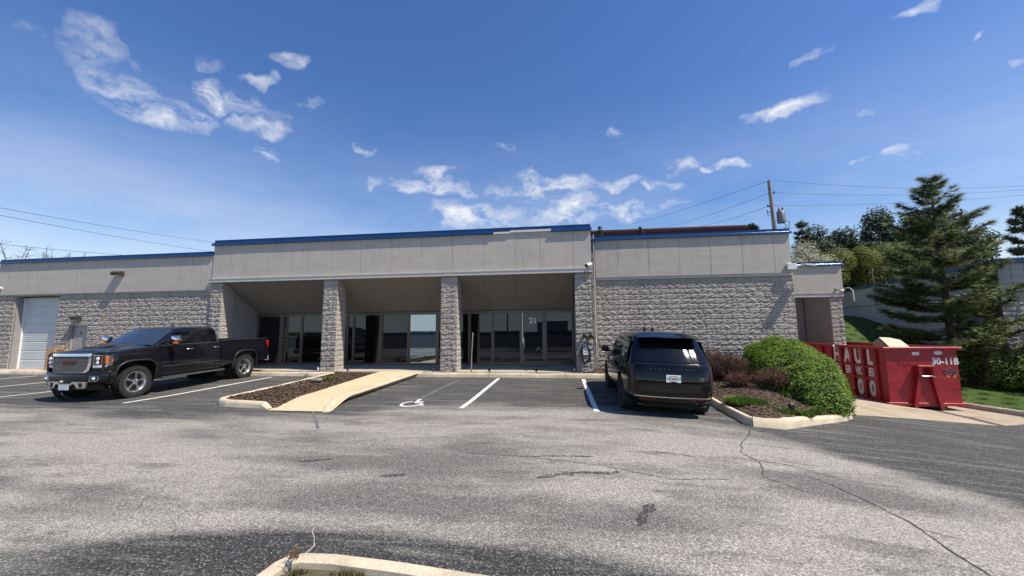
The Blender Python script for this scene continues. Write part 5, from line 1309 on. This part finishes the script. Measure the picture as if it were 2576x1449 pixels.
# ---------------------------------------------------------------- planting
def leaf_cloud(points,size,name,mat,parent,seed=0,up=.35,ratio=.55):
    """one small folded leaf per point; points=(pos,normal)"""
    rn=random.Random(seed); b=MB()
    for p,nrm in points:
        n=(Vector(nrm)+Vector((rn.uniform(-.8,.8),rn.uniform(-.8,.8),rn.uniform(-.5,.8)+up))).normalized()
        t=n.orthogonal().normalized(); a=rn.uniform(0,2*PI); t=(t*math.cos(a)+n.cross(t)*math.sin(a)); w=n.cross(t); s=size*rn.uniform(.6,1.35); p=Vector(p)
        b.add([p-t*s*.5,p+w*s*ratio*.5-n*s*.08,p+t*s*.5,p-w*s*ratio*.5-n*s*.08],[(0,1,2),(0,2,3)])
    return b.build(name,mat,parent)
T['hedge']=mat_leaf('hedge_leaves',[(.022,.05,.006),(.075,.145,.010),(.13,.225,.016),(.19,.29,.025),(.27,.37,.05)],.55,.25,.22)
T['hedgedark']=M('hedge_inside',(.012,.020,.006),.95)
T['twig']=mat_leaf('bare_twigs',[(.10,.06,.042),(.17,.11,.078),(.24,.165,.12)],.9,0,.1)
T['redleaf']=mat_leaf('red_brown_leaves',[(.12,.035,.022),(.20,.06,.032),(.11,.055,.032)],.7,.2)
T['tuft']=mat_leaf('tuft_leaves',[(.07,.13,.02),(.13,.21,.035),(.20,.28,.06)],.6,.3)
T['bark']=M('bark',(.075,.058,.045),.95,var=.3,vscale=6,bump=.6,bscale=18)
def hedge(cx,cy,label,lobes,nleaf,size,seed,mat='hedge'):
    """mounded shrub; lobes=(x,y,z,rx,ry,rz) in local space"""
    rn=random.Random(seed); z0=g(cx,cy); r=empty('hedge_bush',(cx,cy,z0)); pts=[]; core=MB()
    wts=[l[3]*l[5]+l[4]*l[5] for l in lobes]; tot=sum(wts)
    def inside(p,skip):
        for j,l in enumerate(lobes):
            if j!=skip and ((p.x-l[0])/l[3])**2+((p.y-l[1])/l[4])**2+((p.z-l[2])/l[5])**2<.84: return True
        return False
    for j,l in enumerate(lobes):
        k=0; want=int(nleaf*wts[j]/tot); tries=0
        while k<want and tries<want*14:
            tries+=1
            d=Vector((rn.gauss(0,1),rn.gauss(0,1),rn.gauss(0,1))).normalized()
            bumpy=1+.05*math.sin(d.x*9+j)+.05*math.sin(d.y*11+2*j)+.04*math.sin(d.z*13)
            rad=bumpy*(1-abs(rn.gauss(0,.055)))+ (rn.random()<.05)*rn.uniform(0,.08)
            p=Vector((l[0]+d.x*l[3]*rad,l[1]+d.y*l[4]*rad,l[2]+d.z*l[5]*rad))
            if p.z<.02 or inside(p,j): continue
            pts.append((p,Vector((d.x/l[3],d.y/l[4],d.z/l[5])).normalized())); k+=1
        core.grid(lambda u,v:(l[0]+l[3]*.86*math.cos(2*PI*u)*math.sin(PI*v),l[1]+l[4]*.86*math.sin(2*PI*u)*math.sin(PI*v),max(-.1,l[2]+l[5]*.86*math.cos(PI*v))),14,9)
    leaf_cloud(pts,size,'foliage',T[mat],r,seed); core.build('inner_core',T['hedgedark'],r); tag(r,label,'shrub'); return r  # solid near-black green core fills each lobe behind the leaves
hedge(6.30,-1.95,'big rounded green hedge bush on the mulch island before the dumpster',[lerp_table([(0,.80,1.85,.80,.95,1.1,.95),(.35,.55,.85,.80,1.03,1.2,.96),(.7,.22,-.45,.62,1.0,1.15,.84),(.9,.0,-1.35,.36,.82,.90,.68),(1,-.06,-1.85,.2,.62,.55,.46)],i/13) for i in range(14)],52000,.050,11)
hedge(2.05,.55,'small green bush beside the right end pillar behind the SUV',[(0,0,.38,.34,.34,.50)],2600,.05,12)
def twiggy(cx,cy,h,rad,n,label,seed,leaf=None,nleaf=0,name='twig_shrub',base=.12,droop=.1):
    rn=random.Random(seed); r=empty(name,(cx,cy,g(cx,cy)+base)); b=MB(); tips=[]
    for i in range(n):
        a=rn.uniform(0,2*PI); s=math.sqrt(rn.random()); hh=h*rn.uniform(.55,1.05)*(1-.25*s*s); x0,y0=rn.uniform(-.12,.12)*rad*2,rn.uniform(-.12,.12)*rad*2
        p0=Vector((x0,y0,0)); p3=Vector((rad*s*math.cos(a),rad*s*math.sin(a),hh)); p1=p0.lerp(p3,.4)+Vector((rn.uniform(-.05,.05),rn.uniform(-.05,.05),hh*.12)); p2=p0.lerp(p3,.75)+Vector((rn.uniform(-.05,.05),rn.uniform(-.05,.05),.02))
        b.tube([p0,p1,p2,p3],[.008,.0065,.005,.003],3,False); 
        for k in range(3):
            q=p1.lerp(p3,rn.uniform(.2,1)); e=q+Vector((rn.uniform(-.14,.14),rn.uniform(-.14,.14),rn.uniform(.0,.16))); b.tube([q,e],[.0045,.0025],3,False); tips.append((e,Vector((0,0,1))))
    b.build('twigs',T['twig'],r)
    if nleaf: leaf_cloud([(Vector(t[0])+Vector((rn.uniform(-.05,.05),rn.uniform(-.05,.05),rn.uniform(-.06,.03))),t[1]) for t in rn.choices(tips,k=nleaf)],.035,'leaves',T[leaf],r,seed)
    tag(r,label,'shrub'); return r
twiggy(4.95,-1.55,1.12,.70,950,'large bare brown twiggy shrub between the SUV and the green hedge',21,'redleaf',500)
twiggy(4.9,.1,1.15,.6,420,'bare brown twiggy shrub against the block wall behind the SUV',22,'redleaf',150)
twiggy(4.75,-2.85,.48,.34,180,'low red-brown shrub near the kerb behind the green tuft',23,'redleaf',900,base=.25)
twiggy(5.45,-3.2,.58,.42,220,'low red-brown shrub tucked against the big hedge',24,'redleaf',1300,base=.38)
def tuft(cx,cy,rad,h,n,label,seed,base=.2,name='green_tuft',group=None):
    rn=random.Random(seed); r=empty(name,(cx,cy,g(cx,cy)+base)); b=MB()
    for i in range(n):
        a=rn.uniform(0,2*PI); s=math.sqrt(rn.random()); p=Vector((rad*s*math.cos(a)*.8,rad*s*math.sin(a)*.8,0)); o=Vector((math.cos(a)*s,math.sin(a)*s,0)); hh=h*rn.uniform(.6,1.1)*(1-.35*s); e=p+o*rad*.35+Vector((rn.uniform(-.04,.04),rn.uniform(-.04,.04),hh)); w=Vector((-math.sin(a+rn.uniform(-1,1)),math.cos(a),0)).normalized()*.008; q=p.lerp(e,.6)+Vector((0,0,hh*.12))
        b.add([p-w,p+w,q+w,q-w,e],[(0,1,2,3),(3,2,4)])
    b.build('blades',T['tuft'],r); tag(r,label,'plant',group); return r
tuft(3.98,-4.75,.30,.24,900,'bright green feathery tuft beside the island kerb near the SUV bumper',31)
tuft(4.30,-4.80,.27,.22,700,'bright green feathery tuft right of the tuft by the island kerb',36)
for i,(x,y,r_,h_) in enumerate(((4.45,-5.1,.16,.14),(4.72,-5.15,.17,.15),(5.02,-5.05,.14,.13),(5.12,-5.22,.15,.17),(5.3,-4.9,.12,.10),(5.72,-4.6,.16,.20))):
    tuft(x,y,r_,h_,320,'small yellow-green sprig in the mulch on the island slope',40+i,base=.16,group='sprigs on the mulch island')
tuft(-7.62,-2.55,.22,.20,160,'leafy green weed in the mulch beside the ramp',50,base=.13)
tuft(2.35,-.15,.20,.22,260,'small green plant below the bush near the SUV front wheel',51,base=.11)
tuft(-9.75,-.62,.07,.16,30,'dry weed growing in the kerb joint left of the ramp bed',52,base=0)
m=MB(); m.cbox(-.16,.16,-.10,.10,0,.10,.03); o=m.build('rock',T['mortar']); o.location=(-7.78,-2.95,.13); tag(o,'small grey rock beside the weed in the ramp bed','rock')
m=MB(); m.cbox(-.05,.05,-.05,.05,0,.14,.015); o=m.build('stump_cap',T['black']); o.location=(4.88,-5.12,g(4.88,-5.12)+.25); tag(o,'small black cap among the sprigs on the mulch island','cap')
# mulch chips: scattered bits that nobody could count
def chips(beds,n,seed):
    rn=random.Random(seed); b=MB()
    for (poly,dens,obj) in beds:
        me=obj.data; fs=[(f,f.area) for f in me.polygons]; tot=sum(a for _,a in fs)
        for f,a in fs:
            k=a/tot*dens; k=int(k)+(rn.random()<k%1)
            c=[me.vertices[v].co for v in f.vertices]
            for _ in range(k):
                w=[rn.random() for _ in c]; s=sum(w); p=sum((c[i]*(w[i]/s) for i in range(len(c))),Vector()); a_=rn.uniform(0,PI); l=rn.uniform(.015,.045); wd=rn.uniform(.006,.016); t=Vector((math.cos(a_),math.sin(a_),rn.uniform(-.5,.5)))*l; q=Vector((-math.sin(a_),math.cos(a_),rn.uniform(-.4,.4)))*wd; p=p+Vector((0,0,.012))
                b.add([p-t-q,p+t-q*.6,p+t+q,p-t+q*.7],[(0,1,2,3)])
    o=b.build('mulch_chips',T['chip']); tag(o,'dark brown wood mulch chips scattered over the planting beds','mulch',kind='stuff')
chips([(None,9000,bedA),(None,15000,bedB),(None,3500,bedC),(None,1800,bedD),(None,1500,bedE)],0,3)
# grass
def grass(obj,n,seed,name,label,h=.07,xr=None,yr=None,mat='grass'):
    rn=random.Random(seed); b=MB(); me=obj.data; fs=[]
    for f in me.polygons:
        c=f.center
        if xr and not (xr[0]<c.x<xr[1] and yr[0]<c.y<yr[1]): continue
        fs.append(f)
    tot=sum(f.area for f in fs)
    for f in fs:
        k=f.area/tot*n; k=int(k)+(rn.random()<k%1); c=[me.vertices[v].co for v in f.vertices]
        for _ in range(k):
            w=[rn.random()**.7 for _ in c]; s=sum(w); p=sum((c[i]*(w[i]/s) for i in range(len(c))),Vector()); hh=h*rn.uniform(.5,1.3); a=rn.uniform(0,PI); q=Vector((math.cos(a),math.sin(a),0))*(.006 if h<.1 else .01); e=p+Vector((rn.uniform(-.5,.5)*hh,rn.uniform(-.5,.5)*hh,hh))
            b.add([p-q,p+q,e],[(0,1,2)])
    o=b.build(name,T[mat]); tag(o,label,'grass',kind='stuff'); return o
grass(lawn,60000,1,'lawn_grass','short green lawn grass on the slope beyond the dumpster',.09,(12.5,26),(-7,20))
T['drygrass']=mat_leaf('dry_grass',[(.06,.06,.02),(.12,.11,.04),(.20,.16,.08),(.06,.10,.02)],.8,.2)
grass(bpy.data.objects['island_turf'],11000,2,'island_grass','patchy grass in the near kerbed island',.035,(-2.4,.8),(-12.9,-11.5),'drygrass')
def wilt(x,y,seed):
    rn=random.Random(seed); b=MB(); r=empty('dry_weed',(x,y,.10))
    for i in range(30):
        a=rn.uniform(0,2*PI); p=Vector((rn.uniform(-.03,.03),rn.uniform(-.02,.02),0)); e=p+Vector((math.cos(a)*.045,math.sin(a)*.04,rn.uniform(.03,.075))); b.tube([p,p.lerp(e,.6)+Vector((0,0,.02)),e],[.003,.002,.001],3,False)
    b.build('stems',T['twig'],r); tag(r,'small dry weed at the corner inside the near kerb','weed')
wilt(-1.95,-11.70,4)
# ---------------------------------------------------------------- trees
T['needle']=mat_leaf('pine_needles',[(.030,.048,.012),(.065,.095,.018),(.115,.155,.026),(.19,.23,.045)],.6,.18)
T['needlegrey']=mat_leaf('grey_pine_needles',[(.025,.040,.026),(.050,.074,.042),(.085,.112,.066)],.7,.12)
T['springleaf']=mat_leaf('spring_leaves',[(.075,.10,.018),(.14,.17,.03),(.21,.24,.05),(.10,.09,.035)],.6,.35)
T['blossom']=mat_leaf('white_blossom',[(.60,.58,.50),(.40,.40,.28),(.20,.22,.09),(.72,.70,.64)],.7,.3)
def needle_tuft(b,p,d,rn,ln,n,w):
    for i in range(n):
        v=(d*.55+Vector((rn.gauss(0,.6),rn.gauss(0,.6),rn.gauss(0,.45)+.25))).normalized()*ln*rn.uniform(.6,1.1); s=v.orthogonal().normalized()*w
        b.add([p-s,p+s,p+v],[(0,1,2)])
def pine(name,loc,h,rad,seed,label,mat,start=.12,whorls=13,per=6,tn=13,ln=.20,wd=.014,spread=1.0,rz=0,group=None,shape=.78,jit=.7):
    rn=random.Random(seed); r=empty(name,loc,rz); w=MB(); f=MB()
    w.tube([(0,0,-.3),(.04,0,h*.35),(-.03,.03,h*.7),(0,0,h*.97)],[h*.018,h*.014,h*.008,.012],8)
    for k in range(whorls):
        t=start+(1-start)*(k/(whorls-.3))**.92; z0=h*t; L0=rad*(1-t)**shape*(1 if t>.28 else .78+.8*(t-start))
        pk=per if t<.5 else max(4,per-2)
        for j in range(pk):
            a=2*PI*(j+rn.uniform(-.35,.35))/pk+k*1.7; L=max(.25,L0*rn.uniform(.5,1.15)); rise=(.02+.75*t**1.6)*spread; zz=z0+rn.uniform(-.5,.5)*h/whorls*jit
            d=Vector((math.cos(a),math.sin(a),0)); pts=[]
            for i in range(6):
                s=i/5; pts.append(Vector((0,0,zz))+d*L*s+Vector((0,0,L*rise*s-.10*L*math.sin(PI*s)*(1-t)+.10*L*s*s)))
            w.tube(pts,[.010*L+.012,.009*L+.008,.007*L+.006,.006*L+.004,.004*L+.003,.003],5,False)
            nb_=max(5,int(L*7.5))
            for q in range(nb_):
                s=.22+.78*(q+rn.random()*.6)/nb_; i=min(int(s*5),4); p=pts[i].lerp(pts[i+1],s*5-i); side=1 if q%2 else -1
                bd=(d*.65+Vector((-d.y,d.x,0))*side*rn.uniform(.5,1.0)+Vector((0,0,rn.uniform(.0,.45)))).normalized(); bl=L*.30*(1.15-s)*rn.uniform(.6,1.3)+.10
                e=p+bd*bl; w.tube([p,e],[.006,.003],3,False)
                for u in ([.35,.65,1.0] if bl>.25 else [.6,1.0]): needle_tuft(f,p.lerp(e,u),bd,rn,ln,tn,wd)
            needle_tuft(f,pts[-1],d+Vector((0,0,.4)),rn,ln,tn+4,wd)
    for i in range(5): needle_tuft(f,Vector((0,0,h*(.9+.025*i))),Vector((0,0,1)),rn,ln,tn,wd)
    w.build('trunk',T['bark'],r,smooth=60); f.build('crown',T[mat],r); tag(r,label,'tree',group); return r
pine('pine_tree',(16.85,4.95,g(16.85,4.95)),9.0,3.15,61,'tall green pine tree standing on the lawn behind the dumpster','needle',start=.15,whorls=22,per=5,tn=26,ln=.34,wd=.014,shape=.66,jit=1.5)
def tree_copy(src,loc,s,rz,label,group=None):
    c=copy_tree(src); c.location=loc; c.scale=(s,s,s); c.rotation_euler=(0,0,rz); c['label']=label
    if group: c['group']=group
    elif 'group' in c: del c['group']
    return c
bgp=pine('pine_tree',(22.5,24.2,g(22.5,24.2)),8.6,2.3,62,'dark bushy pine rising right behind the right wing corner','needlegrey',start=.12,whorls=11,per=6,tn=17,ln=.40,wd=.034)
tree_copy(bgp,(17.9,23.5,g(17.9,23.5)),.98,1.3,'dark pine top showing left of the utility pole over the roof')
GR='dark pines along the hill behind the lawn'; LB='dark pine in the row on the hill behind the spring-green trees'
for x,y,s,a in ((30.5,33,.84,.4),(32.2,34.5,.88,2.),(33.9,35,.83,4.),(35.6,35,.89,5.5),(37.3,35,.84,1.1),(39.0,35,.88,2.6),(28.8,32.5,.80,3.1),(40.8,35,.86,.7),(42.6,35,.84,1.9)): tree_copy(bgp,(x,y,g(x,y)-.3),s,a,LB,GR)
tree_copy(bgp,(36.2,20.2,g(36.2,20.2)-1.2),1.12,2.2,'tall dark pine behind the neighbouring building coping'); tree_copy(bgp,(38.8,20.5,g(38.8,20.5)-1.4),1.05,.2,'dark pine at the far end behind the neighbouring building'); tree_copy(bgp,(33.0,21.5,g(33,21.5)-2),.85,1.2,'shorter dark pine behind the neighbouring building near the lawn pine')
sp=tree_copy(bgp,(4.6,31.5,9.5),.50,.3,'small pine top over the roof beside the maroon roof edge'); tree_copy(bgp,(9.3,31.5,9.4),.48,.9,'small pine top before the middle of the maroon roof edge')
def broadleaf(name,loc,h,rad,seed,label,mat,nleaf,size,trunk_h=.3,zsq=.8,clumps=26,group=None):
    rn=random.Random(seed); r=empty(name,loc); w=MB(); pts=[]; w.tube([(0,0,-.3),(.05,.02,h*trunk_h),(0,.05,h*.7)],[.12,.09,.03],7)
    C_=[]
    for i in range(clumps):
        d=Vector((rn.gauss(0,1),rn.gauss(0,1),rn.gauss(0,1))).normalized()*rn.random()**.45; c=Vector((d.x*rad*.85,d.y*rad*.85,h*(trunk_h+(1-trunk_h)*.5)+d.z*h*(1-trunk_h)*.45*zsq)); C_.append((c,rad*rn.uniform(.22,.42)))
        w.tube([(0,0,h*trunk_h*.9),Vector((0,0,h*trunk_h)).lerp(c,.5)+Vector((0,0,.1)),c],[.05,.03,.01],4,False)
    for i in range(nleaf):
        c,s=rn.choice(C_); d=Vector((rn.gauss(0,1),rn.gauss(0,1),rn.gauss(0,1))).normalized(); pts.append((c+d*s*(.55+.5*rn.random()),d))
    w.build('trunk',T['bark'],r,smooth=60); leaf_cloud(pts,size,'crown',T[mat],r,seed); tag(r,label,'tree',group); return r
broadleaf('blossom_tree',(19.6,18.6,g(19.6,18.6)),6.6,2.2,71,'white blossoming tree just behind the annex roof','blossom',9000,.13)
d0=broadleaf('leafy_tree',(21.6,20.2,g(21.6,20.2)),6.4,2.4,72,'spring-green leafy tree behind the annex next to the blossom tree','springleaf',15000,.15)
GL='spring-green trees on the hill'; 
for x,y,s,a,lb in ((24.6,19.4,1.0,1.0,'spring-green leafy tree above the pale neighbouring wall'),(27.5,20.5,1.05,2.2,'spring-green leafy tree behind the lawn pine crown'),(31.0,22,1.0,3.3,'spring-green leafy tree right of the lawn pine above the coping')): tree_copy(d0,(x,y,g(x,y)),s,a,lb)
ev=broadleaf('evergreen_tree',(31.5,31.5,g(31.5,31.5)),7.9,2.9,75,'rounded dark evergreen tree behind the blossom tree on the hill','needlegrey',12000,.26,trunk_h=.1,zsq=1.0,clumps=34)
for x,y,s_,a,lb in ((35.2,32.5,1.24,1.1,'rounded dark evergreen tree on the hill left of the lawn pine top'),(38.8,33,1.2,2.3,'rounded dark evergreen tree on the hill just behind the lawn pine top'),(42.5,33,1.22,3.9,'rounded dark evergreen tree on the hill right of the lawn pine'),(28.0,31,1.05,5.0,'low rounded dark evergreen tree on the hill next to the annex roof line')): tree_copy(ev,(x,y,g(x,y)),s_,a,lb)
# shrubs on the lawn by the neighbouring building
hb=broadleaf('lawn_shrub',(18.6,3.2,g(18.6,3.2)),2.3,1.5,81,'broad dark green shrub at the foot of the neighbouring building','needle',9000,.11,trunk_h=.02,zsq=1.0,clumps=34)
tree_copy(hb,(16.9,4.1,g(16.9,4.1)),.72,1.7,'low dark green shrub under the lawn pine behind the dumpster'); tree_copy(hb,(20.7,2.2,g(20.7,2.2)),.95,2.9,'dark green shrub before the neighbouring building pillar')
y0=broadleaf('lawn_shrub',(17.75,2.7,g(17.75,2.7)),1.7,1.0,82,'yellow-green young conifer shrub on the lawn edge right of the dumpster','tuft',5000,.10,trunk_h=.05,zsq=1.0,clumps=24)
# thin bare tree tops over the left wing
def sapling(x,y,h,seed,label):
    rn=random.Random(seed); r=empty('bare_tree',(x,y,0)); w=MB(); pts=[]
    w.tube([(0,0,-.1),(.1,0,h*.5),(0,.1,h*.8)],[.16,.10,.05],6)
    for i in range(5):
        a=rn.uniform(0,2*PI); e=Vector((math.cos(a)*rn.uniform(.3,1.3),math.sin(a)*1.0,h*rn.uniform(.86,1.0))); s=Vector((.05,.05,h*rn.uniform(.55,.78))); mid=s.lerp(e,.5)+Vector((0,0,-.2)); w.tube([s,mid,e],[.05,.03,.012],4,False)
        for k in range(6):
            q=mid.lerp(e,rn.random()); f=q+Vector((rn.uniform(-.5,.5),rn.uniform(-.5,.5),rn.uniform(0,.4))); w.tube([q,f],[.018,.008],3,False)
            for _ in range(9): pts.append((f+Vector((rn.gauss(0,.1),rn.gauss(0,.1),rn.gauss(0,.1))),Vector((0,0,1))))
    w.build('trunk',T['bark'],r); leaf_cloud(pts,.10,'crown',T['springleaf'],r,seed); tag(r,label,'tree','thin tree tops over the left wing')
for x,y,h,sd in ((-53.5,16,10.7,1),(-50.6,17,10.4,2),(-48.2,17,9.9,3)): sapling(x,y,h,sd,'thin sparse tree top showing over the roof of the low left wing')
